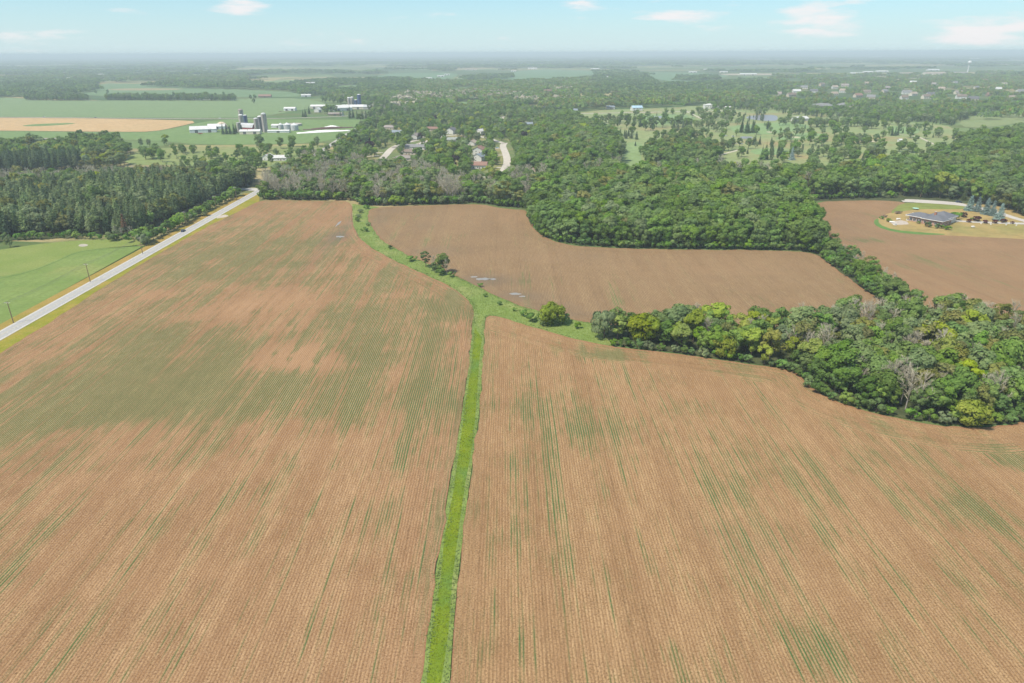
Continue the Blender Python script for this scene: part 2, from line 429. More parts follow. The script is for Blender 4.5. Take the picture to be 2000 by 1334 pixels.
    h = t.math('ADD', t.math('MULTIPLY', fine, .5), t.math('ADD', t.math('MULTIPLY', gm, .8), t.math('MULTIPLY', fr, .35)))
    rough = t.fmix(wet, .92, .7)
    return t.bsdf(col, rough, .12, height=h, dist=.22, strength=.65)

def px_scale(py):
    x, y = G(1000, py); return F / (y * math.cos(PITCH) + CAM_H * math.sin(PITCH))

def blobs(x, y, items):
    """sum of soft patches: centre in photograph pixels, half width and half height there, amount"""
    out = np.zeros_like(np.asarray(x, float))
    for cx, cy, rx, ry, amp in items:
        X, Y = G(cx, cy); ax = rx / px_scale(cy); ay = max(2., (G(cx, max(cy - ry, 110))[1] - G(cx, cy + ry)[1]) / 2)
        sk = (X / max(Y, 1)) * 0.0
        d2 = ((x - X) / ax) ** 2 + ((y - Y - sk) / ay) ** 2
        out += amp * np.exp(-d2 * .9)
    return out

# ---- outlines (traced on the photograph, laid on the ground)
L_STRIP = [(925, 605), (922, 640), (915, 720), (903, 800), (890, 880), (875, 965), (862, 1050), (850, 1130), (838, 1220), (820, 1334)]
R_STRIP = [(947, 624), (946, 660), (944, 700), (939, 780), (929, 860), (916, 950), (905, 1040), (894, 1130), (885, 1230), (878, 1334)]
_le, _re = G(820, 1334), G(878, 1334)
left_top = P((508, 391), (545, 391), (600, 392), (650, 392), (678, 392), (687, 402), (688, 420), (690, 440), (697, 458), (712, 475), (740, 493), (775, 511), (810, 528), (850, 545), (890, 566), (915, 586))
ROAD_X = -220.0
FIELD_L_X = -206.5
left_field = smooth_line([(-203, -60), (-206, 200), (-207, 270), (-213.2, 370), (-211.8, 475), (-207, 530)] + left_top + P(*L_STRIP) + [(_le[0] - 1.2, 40), (_le[0] - 2.5, -60)], False, 2)
right_top = P((950, 618), (962, 616), (985, 621), (1022, 633), (1075, 649), (1130, 664), (1200, 677), (1290, 687), (1400, 702), (1490, 714), (1545, 723), (1568, 738), (1584, 756), (1604, 770), (1640, 787), (1700, 806), (1760, 819), (1840, 832), (1900, 836), (1960, 832), (2000, 824), (2060, 806), (2150, 790))
right_field = smooth_line([(_re[0] - 1.5, -60), (_re[0] - .8, 40)] + P(*R_STRIP[::-1]) + right_top + [(300, 160), (300, -60)], False, 2)
mid_field = smooth_line(P((722, 405), (800, 402), (860, 400), (940, 398), (968, 405), (1000, 409), (1030, 410), (1034, 428), (1042, 447), (1065, 465), (1100, 477), (1160, 483), (1270, 487), (1400, 488), (1500, 489), (1562, 491), (1594, 497), (1615, 510), (1648, 536), (1690, 566), (1738, 602), (1720, 625), (1600, 642), (1450, 646), (1300, 640), (1180, 634), (1130, 627), (1085, 617), (1050, 607), (1000, 591), (960, 572), (925, 555), (890, 540), (850, 521), (800, 500), (765, 482), (738, 462), (724, 440), (718, 422)), True, 2)
east_field = smooth_line(P((1585, 395), (1650, 392), (1720, 391), (1765, 394), (1778, 401), (1764, 409), (1735, 417), (1712, 427), (1706, 434), (1716, 443), (1745, 452), (1800, 457), (1900, 462), (2000, 467), (2120, 474), (2200, 660), (2000, 655), (1880, 640), (1800, 606), (1720, 545), (1660, 500), (1622, 470), (1608, 430)), True, 2)

def ragged(poly, amp=.8, step=2.6):
    q = densify(poly, step); out = []
    for i, (x, y) in enumerate(q):
        a, b = q[i - 1], q[(i + 1) % len(q)]; dx, dy = b[0] - a[0], b[1] - a[1]; L = math.hypot(dx, dy) or 1
        k = amp * (1.2 * (float(vnoise(x * .22, y * .13, 5)) - .5) + .9 * (float(vnoise(x * .7, y * .5, 8)) - .5))
        out.append((x + dy / L * k, y - dx / L * k))
    return out
left_field, right_field, mid_field, east_field = ragged(left_field), ragged(right_field), ragged(mid_field, 1.2), ragged(east_field, 1.2)
MAT_GROUND = ground_material(); MAT_WOODS = woods_floor()
ang = np.linspace(0, 2 * np.pi, 128, endpoint=False)
def disc():
    rs = [0, 400, 1500, 5000, 15000, 45000]
    v = [(0, 0, -.35)]; f3 = []; f4 = []
    for r in rs[1:]: v += [(r * math.cos(a), r * math.sin(a), -.35) for a in ang]
    n = len(ang)
    f3 = [(0, 1 + k, 1 + (k + 1) % n) for k in range(n)]
    for i in range(len(rs) - 2):
        f4 += [(1 + i * n + k, 1 + (i + 1) * n + k, 1 + (i + 1) * n + (k + 1) % n, 1 + i * n + (k + 1) % n) for k in range(n)]
    return np_mesh('ground', v, [np.array(f3), np.array(f4)], [MAT_GROUND])
tag(link('ground', disc()), 'wide flat farmland reaching to the horizon', kind='structure')

def near_woods_ground():
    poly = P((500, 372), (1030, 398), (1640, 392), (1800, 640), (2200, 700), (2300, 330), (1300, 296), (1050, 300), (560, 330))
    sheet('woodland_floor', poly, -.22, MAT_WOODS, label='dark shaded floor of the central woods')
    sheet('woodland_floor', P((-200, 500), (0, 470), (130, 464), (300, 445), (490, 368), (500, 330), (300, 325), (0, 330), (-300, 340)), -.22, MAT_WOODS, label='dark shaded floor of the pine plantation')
near_woods_ground()
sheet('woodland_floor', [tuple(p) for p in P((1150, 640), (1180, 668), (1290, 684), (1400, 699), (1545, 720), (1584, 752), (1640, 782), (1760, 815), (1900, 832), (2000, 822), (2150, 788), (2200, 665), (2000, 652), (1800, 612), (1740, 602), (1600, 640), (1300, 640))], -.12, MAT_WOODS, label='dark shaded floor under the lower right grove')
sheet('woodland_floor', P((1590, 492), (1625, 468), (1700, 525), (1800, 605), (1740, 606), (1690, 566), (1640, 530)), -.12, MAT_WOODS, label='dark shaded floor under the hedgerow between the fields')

# ---- crop fields
LEFT_GREEN = [(430, 610, 430, 190, .07), (560, 450, 200, 70, .15), (480, 700, 330, 80, .22), (250, 790, 230, 55, .30), (60, 820, 110, 40, .2), (700, 690, 120, 60, .16), (640, 800, 200, 22, .14), (860, 775, 55, 60, .22), (868, 585, 60, 26, .34), (760, 545, 80, 24, .22),
              (440, 505, 130, 40, .22), (560, 540, 80, 25, .14), (330, 640, 210, 55, .14), (690, 790, 34, 60, .2), (815, 770, 16, 50, .3), (835, 690, 14, 60, .26), (735, 1020, 22, 60, .30), (455, 985, 34, 40, .28),
              (180, 700, 170, 60, .12), (60, 900, 120, 30, .10), (630, 470, 60, 30, .06), (740, 640, 60, 60, .16), (420, 770, 260, 40, .14), (800, 1000, 40, 200, .12), (620, 1240, 60, 80, .16), (330, 1240, 30, 50, .16), (880, 1000, 20, 120, .10)]
LEFT_BARE = [(570, 695, 66, 26, .95), (610, 705, 60, 18, .5), (535, 588, 76, 26, .85), (450, 600, 50, 16, .4), (450, 610, 60, 20, .3), (305, 575, 55, 8, .5), (660, 415, 30, 30, .35), (560, 640, 90, 22, .3), (60, 690, 90, 14, .25), (450, 850, 300, 26, .12), (600, 900, 180, 40, .12)]
LEFT_WET = [(668, 450, 16, 50, .5), (662, 462, 22, 8, .7), (690, 430, 6, 30, .25), (860, 990, 14, 120, .2)]
def left_attrs(x, y, poly):
    hd = seg_dist(x, y, poly, True)
    # the road side and the strip side run along the rows, the far end is worked across
    tip = seg_dist(x, y, left_top, False)
    g = .33 + blobs(x, y, LEFT_GREEN) + .22 * (vnoise(x / 42, y / 60, 1) - .5) - .10 * (y < 170)
    return dict(green=g, hd=np.where(tip < 12, tip, np.maximum(hd, 12)) * (hd > .01), bare=np.clip(blobs(x, y, LEFT_BARE), 0, 1), wet=np.clip(blobs(x, y, LEFT_WET), 0, 1))
RIGHT_GREEN = [(1080, 800, 110, 40, .26), (1160, 870, 110, 50, .20), (1270, 1080, 45, 45, .26), (1190, 692, 60, 10, .4), (1590, 1265, 60, 60, .30), (1880, 1210, 50, 60, .28), (1985, 900, 40, 40, .3), (1860, 1000, 50, 30, .22), (1000, 960, 50, 160, .12),
               (1130, 840, 60, 14, .2), (1230, 920, 30, 40, .2), (1080, 1000, 40, 120, .14), (1700, 960, 60, 40, .10), (1950, 1010, 60, 50, .18), (1320, 1300, 30, 60, .15), (1430, 1120, 40, 60, .10), (960, 1150, 30, 150, .14), (1780, 890, 160, 20, .10)]
def right_attrs(x, y, poly):
    tip = seg_dist(x, y, right_top, False); hd = seg_dist(x, y, poly, True)
    return dict(green=.29 + blobs(x, y, RIGHT_GREEN) + .18 * (vnoise(x / 40, y / 55, 4) - .5), hd=np.where(tip < 16, tip, np.maximum(hd, 16)) * (hd > .01),
                bare=np.clip(blobs(x, y, [(1960, 930, 50, 16, .5), (1590, 790, 60, 20, .3), (1350, 760, 120, 20, .12), (1000, 640, 40, 10, .3)]), 0, 1),
                wet=np.clip(blobs(x, y, [(1500, 1080, 60, 60, .12), (1400, 1040, 40, 40, .12)]), 0, 1))
def mid_attrs(x, y, poly):
    hd = seg_dist(x, y, poly, True)
    return dict(green=.13 + blobs(x, y, [(800, 430, 60, 14, .16), (1030, 550, 60, 25, .16), (860, 470, 80, 20, .1), (1250, 590, 90, 18, .12), (1100, 520, 100, 20, .1)]), hd=hd,
                bare=np.clip(blobs(x, y, [(1000, 425, 40, 16, .55), (900, 425, 40, 18, .35), (1400, 520, 220, 22, .35), (950, 400, 30, 6, .6), (1060, 500, 100, 14, .2)]), 0, 1),
                wet=np.clip(blobs(x, y, [(945, 548, 60, 12, .9), (1010, 578, 60, 10, .8), (850, 490, 50, 10, .5), (1080, 600, 60, 12, .5), (740, 430, 16, 30, .4), (800, 412, 60, 6, .3), (830, 440, 20, 8, .3), (1120, 615, 40, 8, .5), (1680, 600, 40, 20, .3), (1150, 500, 40, 10, .25)]), 0, 1))
def east_attrs(x, y, poly):
    hd = seg_dist(x, y, poly, True)
    return dict(green=.14 + blobs(x, y, [(1830, 515, 120, 14, .22), (1700, 470, 40, 5, .5), (1940, 560, 100, 20, .10), (1760, 560, 60, 20, .06), (1770, 455, 60, 4, .3), (1720, 430, 12, 14, .4)]), hd=hd,
                bare=np.clip(blobs(x, y, [(1680, 400, 80, 6, .5), (1900, 480, 120, 8, .4), (1750, 560, 100, 25, .35), (1960, 520, 60, 10, .3)]), 0, 1),
                wet=np.clip(blobs(x, y, [(1640, 440, 30, 20, .3), (1660, 470, 30, 10, .25)]), 0, 1))
TAN_A, TAN_B, STRAW, CROP_G = (.275, .158, .082), (.203, .111, .055), (.445, .288, .158), (.055, .118, .038)
mat_left = crop_material('drilled_field', TAN_A, TAN_B, STRAW, CROP_G, head=11.5)
mat_right = crop_material('drilled_field_stubble', (.272, .160, .081), (.207, .117, .055), (.44, .288, .153), CROP_G, head=15.5)
mat_mid = crop_material('bare_field', (.242, .154, .083), (.180, .113, .061), (.375, .26, .14), (.07, .13, .04), head=9, straw_amt=.9, rowc=1.2)
mat_east = crop_material('slope_field', (.265, .160, .086), (.200, .120, .065), (.375, .255, .14), (.08, .13, .04), row_dir=math.radians(-9), head=7, straw_amt=.75, rowc=1.0)
sheet('crop_field', left_field, 0.0, mat_left, 3.0, left_attrs, 'large tan crop field with green seedling rows, between road and grass strip')
sheet('crop_field', right_field, 0.0, mat_right, 3.0, right_attrs, 'tan crop field with green seedling rows, right of the grass strip')
sheet('crop_field', mid_field, 0.0, mat_mid, 3.0, mid_attrs, 'brown bare field in front of the central woods')
sheet('crop_field', east_field, 0.0, mat_east, 3.0, east_attrs, 'brown sloping field below the brick house')

# ---- grass strip, verges, meadows, lawns
m_strip = grass_mat('waterway_grass', (.155, .220, .050), (.215, .280, .082), (.26, .285, .10), .16, 1.1)
strip_poly = P((688, 398), (740, 404), (755, 445), (790, 480), (880, 515), (980, 562), (1080, 600), (1160, 630), (1200, 678), (1130, 667), (1022, 635), (947, 618)) + P(*R_STRIP) + [(_re[0] - .8, 40), (_re[0] - 1.5, -60), (_le[0] - 2.5, -60), (_le[0] - 1.2, 40)] + P(*L_STRIP[::-1]) + P((890, 570), (850, 548), (775, 513), (712, 477), (690, 442))
def cw_fix(p):
    return p
sheet('grass_strip', strip_poly, -.05, m_strip, label='mown green grass waterway running between the two crop fields', wob=0)
lane = [(x + 1.0 + .35 * math.sin(y * .21), y) for x, y in P(*L_STRIP[1:])] + [(_le[0] + .6, 40), (_le[0] - .6, -60), (_re[0] - 2.6, -60), (_re[0] - 1.9, 40)] + [(x - 1.2 + .45 * math.sin(y * .17 + 1), y) for x, y in P(*R_STRIP[:0:-1])]
sheet('mown_lane', lane, -.04, grass_mat('mown_lane_grass', (.125, .190, .015), (.185, .235, .016), (.115, .205, .045), .16, 1.8), 4, label='yellow green mown lane along the middle of the grass waterway')
m_verge = grass_mat('verge_grass', (.20, .215, .025), (.30, .255, .040), (.37, .25, .075), .12, 1.5)
m_vergel = grass_mat('dry_verge', (.28, .215, .05), (.39, .25, .085), (.23, .21, .035), .10, 1.5)
RW = 3.9
sheet('road_verge', densify([(ROAD_X + RW, -60), (-200, -60), (-200, 552), (ROAD_X + RW, 600)], 6), -.03, m_verge, label='yellow green grass verge between the road and the left crop field')
sheet('road_verge', densify([(ROAD_X - RW - 5.5, -60), (ROAD_X - RW, -60), (ROAD_X - RW, 600), (ROAD_X - RW - 5.5, 600)], 6), -.03, m_vergel, label='dry tan grass verge along the poles, left of the road')
m_hay = grass_mat('hay_grass', (.155, .225, .060), (.20, .262, .080), (.25, .27, .09), .05, .5, 7.0)
m_hay2 = grass_mat('mown_grass', (.175, .235, .058), (.225, .262, .078), (.29, .27, .12), .04, .9)
hay_lo = [(ROAD_X - RW - 5, -60), (ROAD_X - RW - 5, 425)] + P((255, 482), (200, 484), (150, 490), (110, 508), (60, 528), (0, 541), (-120, 560), (-500, 640))
sheet('hay_meadow', smooth_line(hay_lo, True, 1), -.05, m_hay, label='green hay meadow beside the road in the left corner')
sheet('hay_meadow', smooth_line(P((262, 480), (200, 484), (150, 490), (110, 508), (60, 528), (0, 541), (-160, 562), (-260, 520), (0, 488), (90, 474), (180, 468), (290, 462), (300, 472)), True, 1), -.045, m_hay2, label='paler mown meadow along the pine plantation')
ribbon('ditch', smooth_line(P((250, 484), (200, 486), (150, 492), (110, 511), (60, 531), (0, 544), (-120, 562)), False, 2), .8, -.02, grass_mat('ditch_grass', (.085, .15, .042), (.115, .19, .055)), 'narrow dark green ditch curving across the hay meadow')
sheet('gravel_patch', smooth_line(P((152, 479), (160, 476), (172, 477), (171, 481), (156, 482)), True, 2), 0.0, plain('pale_gravel', (.36, .33, .28), .9, .2, .8), label='small pale gravel patch at the meadow edge')

CLEARINGS = [((880, 176), (880, 171), (976, 169), (978, 173)), ((1022, 176), (1024, 169), (1039, 169), (1040, 176)), ((1118, 191), (1122, 182), (1146, 182), (1144, 190)), ((1178, 191), (1182, 181), (1210, 181), (1208, 190)), ((700, 170), (640, 172), (650, 168), (702, 166)), ((505, 160), (560, 156), (620, 157), (560, 161)), ((1010, 208), (1040, 203), (1070, 204), (1050, 210)), ((880, 200), (930, 197), (950, 200), (900, 203)), ((1420, 176), (1460, 172), (1490, 175), (1450, 178))]
def clearing_sheets():
    for i, c in enumerate(CLEARINGS):
        sheet('far_field', P(*c), -.1, grass_mat('clearing_grass_%s' % 'abcdefghi'[i], *(((.14, .23, .09), (.17, .25, .10)) if i not in (2, 3, 6) else ((.33, .29, .14), (.30, .28, .12))), None, .02, .12), label=('pale green', 'pale green', 'tan', 'tan', 'pale green', 'pale green', 'tan', 'pale green', 'pale green')[i] + ' clearing in the distant woods')
clearing_sheets()
# ---- main road
def road_material():
    t = NT('asphalt_road'); p = t.pos(); q = t.xyz(p); x = t.math('SUBTRACT', q[0], ROAD_X); ax = t.math('ABSOLUTE', x)
    n = t.noise(p, .9, 5, .65); n2 = t.noise(t.scaled(p, (1, .05, 1)), .8, 4)
    col = t.mix(t.step(n, .3, .7), (.31, .305, .30), (.42, .41, .40))
    wheel = t.math('MULTIPLY', t.step(t.math('ABSOLUTE', t.math('SUBTRACT', ax, 1.75)), 1.05, .35), .42)
    col = t.mix(wheel, col, t.mix(n2, (.275, .272, .272), (.36, .352, .345)))
    col = t.mix(t.math('MULTIPLY', t.step(ax, 3.05, 3.5), .6), col, (.52, .49, .45))
    return t.bsdf(col, .85, .2, height=n, dist=.03)
m_road = road_material()
ribbon('road', densify([(ROAD_X, -60), (ROAD_X, 620)], 10, False), 2 * RW, .06, m_road, 'straight pale asphalt road running away along the left field')
ribbon('road', smooth_line(P((505, 376), (560, 340), (650, 280), (685, 257), (714, 243), (732, 230)), False, 2), 7, .0, plain('old_asphalt', (.36, .34, .32), .9, .15, .3), 'same road beyond the bare trees, near the farm')
m_line = plain('road_paint_yellow', (.52, .40, .12), .7, .25, 1.2); m_white = plain('road_paint_white', (.62, .61, .58), .7, .2, 1.2)
ribbon('road_marking', densify([(ROAD_X, -60), (ROAD_X, 600)], 12, False), .14, .066, m_line, 'faded yellow centre line of the road')
for s_, w_ in ((-1, 'left'), (1, 'right')):
    ribbon('road_marking', densify([(ROAD_X + s_ * 3.05, -60), (ROAD_X + s_ * 3.05, 600)], 12, False), .12, .066, m_white, f'faded white line along the {w_} edge of the road')
m_gravel = plain('gravel', (.40, .35, .29), .95, .22, .9)
sheet('gravel_access', smooth_line([(ROAD_X + RW, 500), (ROAD_X + RW, 516), (ROAD_X + 10.5, 512), (ROAD_X + 10.8, 506)], True, 1), .03, m_gravel, label='short gravel access from the road into the left field')
sheet('road', P((508, 368), (502, 373), (470, 371), (440, 371), (440, 368), (490, 367)), .02, m_road, label='side lane meeting the road at the bare trees')

# ---- puddles on the fields
def puddle_mat():
    t = NT('puddle_water'); p = t.pos(); n = t.noise(p, .9, 4)
    return t.bsdf(t.mix(n, (.18, .16, .14), (.31, .30, .28)), .3, .45, height=n, dist=.01, strength=.2)
m_pud = puddle_mat()
def puddle(px, py, w, h, label, seed):
    X, Y = G(px, py); a = w / px_scale(py) / 2; b = (G(px, py - h / 2)[1] - G(px, py + h / 2)[1]) / 2; r = random.Random(seed)
    pts = [(X + a * (1 + .35 * r.uniform(-1, 1)) * math.cos(k / 14 * 6.283), Y + b * (1 + .45 * r.uniform(-1, 1)) * math.sin(k / 14 * 6.283)) for k in range(14)]
    sheet('puddle', smooth_line(pts, True, 2), .012, m_pud, label=label)
for i, a in enumerate(((945, 545, 28, 5, 'broad puddle on the brown field beside the grass strip'), (962, 545, 16, 3, 'thin puddle right of the broad one on the brown field'), (925, 541, 14, 3, 'small puddle left of the broad one on the brown field'),
                       (1006, 574, 22, 4, 'puddle on the brown field nearer the round bush'), (1020, 579, 14, 3, 'small puddle at the near end of the field edge'), (664, 462, 22, 3, 'pale puddle in the wheel tracks of the left field'), (662, 436, 5, 10, 'narrow puddle along the wheel track of the left field'))):
    puddle(*a, seed=i + 3)

# ---- farmland beyond
def far(name, pts, a, b, label, z=-.12, c=None, scale=.02, stripe=None, it=1):
    p = P(*pts)
    return sheet(name, smooth_line(p, True, it) if it else p, z, grass_mat('far_' + label.split()[0] + str(len(bpy.data.materials)), a, b, c, scale, .12, stripe), label=label)
G1, G2 = (.105, .185, .082), (.135, .215, .095)
far('far_field', ((-160, 190), (0, 189), (95, 196), (200, 197), (420, 194), (560, 191), (618, 196), (640, 204), (608, 211), (545, 222), (500, 229), (360, 230.5), (0, 228), (-160, 227)), (.165, .235, .105), (.185, .255, .115), 'wide pale green field beyond the country road')
far('far_field', ((-160, 230), (0, 229.8), (180, 231), (330, 234), (392, 237), (340, 249), (300, 257), (235, 257.5), (0, 255), (-160, 254)), (.46, .31, .155), (.52, .36, .19), 'tan ripe wheat field below the country road', .0, (.47, .33, .17))
far('far_field', ((40, 246), (60, 243), (100, 241), (140, 240), (150, 241.5), (110, 245), (60, 247)), (.14, .22, .075), (.17, .24, .09), 'green lens inside the tan wheat field', .06)
far('far_field', ((-160, 256), (0, 256), (235, 258.5), (300, 258), (345, 249), (395, 238), (440, 233), (500, 232), (640, 234), (712, 233), (722, 240), (690, 256), (650, 275), (560, 281), (400, 283), (300, 274), (200, 272), (0, 276), (-160, 278)), (.145, .225, .078), (.17, .245, .09), 'green bean field around the dairy farm', -.15)
far('meadow', ((0, 280), (0, 286), (60, 284), (55, 279)), (.15, .23, .085), (.18, .25, .1), 'small green meadow by the long shed', -.05)
far('meadow', ((240, 322), (255, 300), (300, 290), (420, 284), (560, 284), (640, 284), (630, 305), (560, 318), (500, 330), (420, 327), (330, 322)), (.185, .245, .085), (.22, .26, .095), 'bright meadow with scattered bushes behind the pines', -.10, (.28, .25, .12))
far('meadow', ((330, 283), (420, 283.5), (600, 281), (640, 279), (640, 283), (560, 285.5), (420, 287), (330, 286)), (.28, .26, .11), (.30, .27, .12), 'tan grass belt along the bean field', -.07)
far('far_field', ((155, 180), (195, 163), (260, 163), (330, 167), (420, 173), (550, 178), (600, 184), (610, 189), (470, 190), (300, 188), (180, 188)), (.125, .205, .09), (.15, .225, .105), 'light green field behind the row of trees')
far('far_field', ((195, 175), (260, 172), (365, 173), (340, 176), (250, 177)), (.30, .25, .14), (.27, .25, .13), 'thin tan strip in the light green field', -.06)
far('far_field', ((720, 152), (770, 142), (895, 142), (890, 152), (850, 158), (790, 157)), (.12, .205, .10), (.14, .22, .11), 'distant green field left of the long copse')
far('far_field', ((885, 154), (1000, 150), (1004, 139), (1060, 135), (1165, 138), (1170, 143), (1110, 152), (1000, 160), (930, 158)), (.125, .215, .105), (.145, .23, .115), 'distant green field right of the long copse')
far('far_field', ((1245, 141), (1330, 141), (1430, 146), (1400, 155), (1320, 161), (1272, 152)), (.125, .21, .105), (.145, .23, .115), 'distant green field beside the dark copse')
far('far_field', ((820, 138), (905, 137), (985, 133), (900, 131)), (.30, .25, .13), (.25, .24, .12), 'distant tan field on the plain')
far('far_field', ((150, 150), (250, 156), (220, 158), (140, 154)), (.13, .2, .11), (.15, .22, .11), 'distant green strip left of the woods')
far('far_field', ((1540, 147), (1400, 147), (1395, 144), (1530, 143)), (.38, .33, .25), (.33, .3, .22), 'pale bare ground by the distant sheds')
far('far_field', ((1640, 150), (1900, 144), (1960, 149), (1800, 156), (1700, 156)), (.30, .27, .17), (.22, .24, .12), 'tan ground around the distant commercial sheds')
far('golf_course', ((1115, 222), (1180, 214), (1280, 212), (1380, 205), (1480, 209), (1580, 210), (1660, 232), (1800, 240), (1870, 248), (1890, 300), (1780, 340), (1660, 352), (1560, 372), (1480, 362), (1400, 352), (1330, 345), (1262, 345), (1215, 300), (1205, 268), (1150, 245)), (.21, .275, .115), (.26, .29, .13), 'dry pale green golf course among trees', -.12, (.33, .24, .125), .022)
far('golf_course', ((1212, 356), (1212, 292), (1222, 278), (1255, 277), (1252, 300), (1252, 356)), (.20, .29, .12), (.23, .31, .14), 'pale green fairway running down between the trees', -.05)
for pts, lab in ((((1135, 236), (1200, 246), (1216, 262), (1175, 250)), 'fairway left of the conifer clump'), (((1250, 225), (1330, 222), (1370, 232), (1300, 245), (1262, 240)), 'fairway near the small pond'), (((1420, 246), (1520, 238), (1600, 246), (1520, 262), (1440, 262)), 'fairway below the large pond'), (((1560, 258), (1620, 262), (1560, 274), (1500, 272)), 'fairway beside the weeping trees'), (((1730, 244), (1800, 250), (1790, 264), (1735, 258)), 'fairway in the right part of the course'), (((1460, 292), (1520, 290), (1560, 300), (1480, 304)), 'fairway by the cart path')):
    far('fairway', pts, (.19, .295, .12), (.22, .31, .14), 'pale mown ' + lab, -.03, None, .03)
far('meadow', ((1868, 240), (1905, 226), (1930, 220), (2000, 223), (2100, 228), (2100, 246), (2000, 238), (1950, 246), (1890, 250)), (.19, .245, .10), (.23, .26, .115), 'pale green meadow at the right edge', -.10)
def water_mat(name, col):
    t = NT(name); n = t.noise(t.pos(), .3, 3); return t.bsdf(t.mix(n, col, tuple(c * 1.15 for c in col)), .35, .4, height=n, dist=.03, strength=.15)
m_water = water_mat('pond_water', (.20, .205, .215))
for i, (pts, lab) in enumerate(((((1452, 230), (1470, 225), (1515, 224), (1520, 230), (1516, 237), (1480, 235)), 'large grey blue pond on the golf course'), (((1443, 268), (1452, 266), (1472, 267), (1468, 271), (1450, 271)), 'small pale pond on the golf course'), (((1272, 229), (1285, 226), (1300, 228), (1290, 231)), 'tiny pond near the conifer clump'))):
    sheet('pond', smooth_line(P(*pts), True, 2), .02, m_water, label=lab)
m_path = plain('path_gravel', (.48, .43, .36), .95, .12, .3)
for pts, w, lab in ((((1340, 218), (1355, 224), (1370, 232)), 3.2, 'cart path near the white villa'), (((1392, 306), (1415, 300), (1440, 294), (1452, 288)), 3.2, 'cart path below the ponds'), (((1740, 262), (1790, 265), (1810, 275), (1826, 282)), 3, 'cart path in the right part of the golf course'), (((1155, 240), (1185, 241), (1216, 243)), 3, 'cart path at the left end of the golf course')):
    ribbon('path', smooth_line(P(*pts), False, 2), w, .03, m_path, 'pale ' + lab)
m_bunker = plain('bunker_sand', (.5, .44, .33), .95, .12, .3)
for px, py, lab in ((1290, 232, 'near the tiny pond'), (1505, 258, 'under the single dark pine'), (1700, 276, 'by the white hut'), (1345, 232, 'near the villa'), (1555, 268, 'beside the round green tree')):
    X, Y = G(px, py); sheet('sand_bunker', smooth_line([(X + 6 * math.cos(k), Y + 9 * math.sin(k) * (1 + .3 * math.cos(2 * k))) for k in np.linspace(0, 6.28, 9)[:-1]], True, 1), .05, m_bunker, label='pale sand bunker ' + lab)

# ---- country road and suburb streets
m_lane = plain('lane_concrete', (.46, .42, .37), .9, .12, .2)
ribbon('country_road', smooth_line(P((-160, 228.6), (0, 229), (180, 230.2), (360, 232.3), (480, 232), (560, 231), (640, 228.5), (690, 226)), False, 1), 7, .10, m_lane, 'pale country road crossing the farmland')
for pts, w, lab in ((((722, 333), (733, 322), (752, 305), (766, 288), (790, 279), (815, 274)), 8.5, 'pale suburb street left of the grey roofs'), (((980, 345), (985, 330), (992, 318), (988, 300), (981, 285), (986, 279)), 8.5, 'pale suburb street running up at the right'), (((970, 360), (976, 350), (981, 340)), 8, 'lower end of the right suburb street'),
                    (((985, 245), (980, 238), (979, 230), (984, 227)), 8, 'pale street higher up among the trees'), (((765, 288), (810, 285), (850, 268), (900, 262), (940, 266), (985, 280)), 7, 'cross street behind the grey roofed houses'), (((790, 262), (798, 253), (803, 247), (770, 246)), 7, 'short street behind the round tree'), (((810, 266), (830, 268), (872, 270)), 7, 'pale lane beside the purple tree'),
                    (((1110, 222.5), (1180, 221), (1280, 219), (1340, 217.5), (1420, 216)), 9, 'pale road along the golf course')):
    ribbon('street', smooth_line(P(*pts), False, 2), w, .08, m_lane, lab)
for (x0, y0, x1, y1), lab in zip(((716, 299.5, 748, 298), (708, 306, 741, 304), (707, 315.5, 735, 315), (730, 331, 752, 328), (968, 303, 982, 303), (966, 290, 980, 290), (970, 327, 988, 328), (943, 346, 966, 345), (792, 284, 808, 285), (782, 248, 800, 249), (905, 268, 922, 266), (984, 233, 978, 233)),
                                 ('upper drive by the left suburb street', 'middle drive by the left suburb street', 'drive where the red car stands', 'drive at the lower end of the left street', 'drive left of the right suburb street', 'drive with the light blue car', 'drive below the red brown roofs', 'drive of the lowest house', 'drive of the grey ranch house', 'drive behind the round tree', 'drive of the gabled house', 'drive at the high street')):
    ribbon('driveway', P((x0, y0), (x1, y1)), 4.5, .06, m_lane, 'pale ' + lab)
far('lawn', ((655, 300), (760, 235), (900, 222), (1100, 224), (1150, 250), (1200, 270), (1205, 300), (1080, 335), (1000, 352), (880, 352), (740, 338), (660, 325)), (.115, .165, .055), (.17, .19, .075), 'gardens and yards under the suburb trees', -.18, (.25, .22, .10), .05)
for pts, lab in ((((700, 297), (752, 294), (728, 330), (690, 332)), 'left of the suburb street'), (((870, 305), (905, 300), (912, 330), (880, 335)), 'between the suburb houses'), (((800, 325), (850, 322), (850, 340), (805, 342)), 'below the grey ranch house'), (((775, 246), (805, 246), (790, 262), (765, 262)), 'by the short street'), (((965, 285), (984, 290), (980, 335), (960, 330)), 'by the right suburb street'), (((870, 262), (960, 262), (960, 285), (870, 285)), 'around the gabled house'), (((1040, 300), (1090, 300), (1080, 325), (1035, 325)), 'at the wood edge right of the suburb')):
    far('lawn', pts, (.20, .21, .075), (.26, .235, .105), 'dry lawn ' + lab, -.04, (.31, .25, .12), .05)

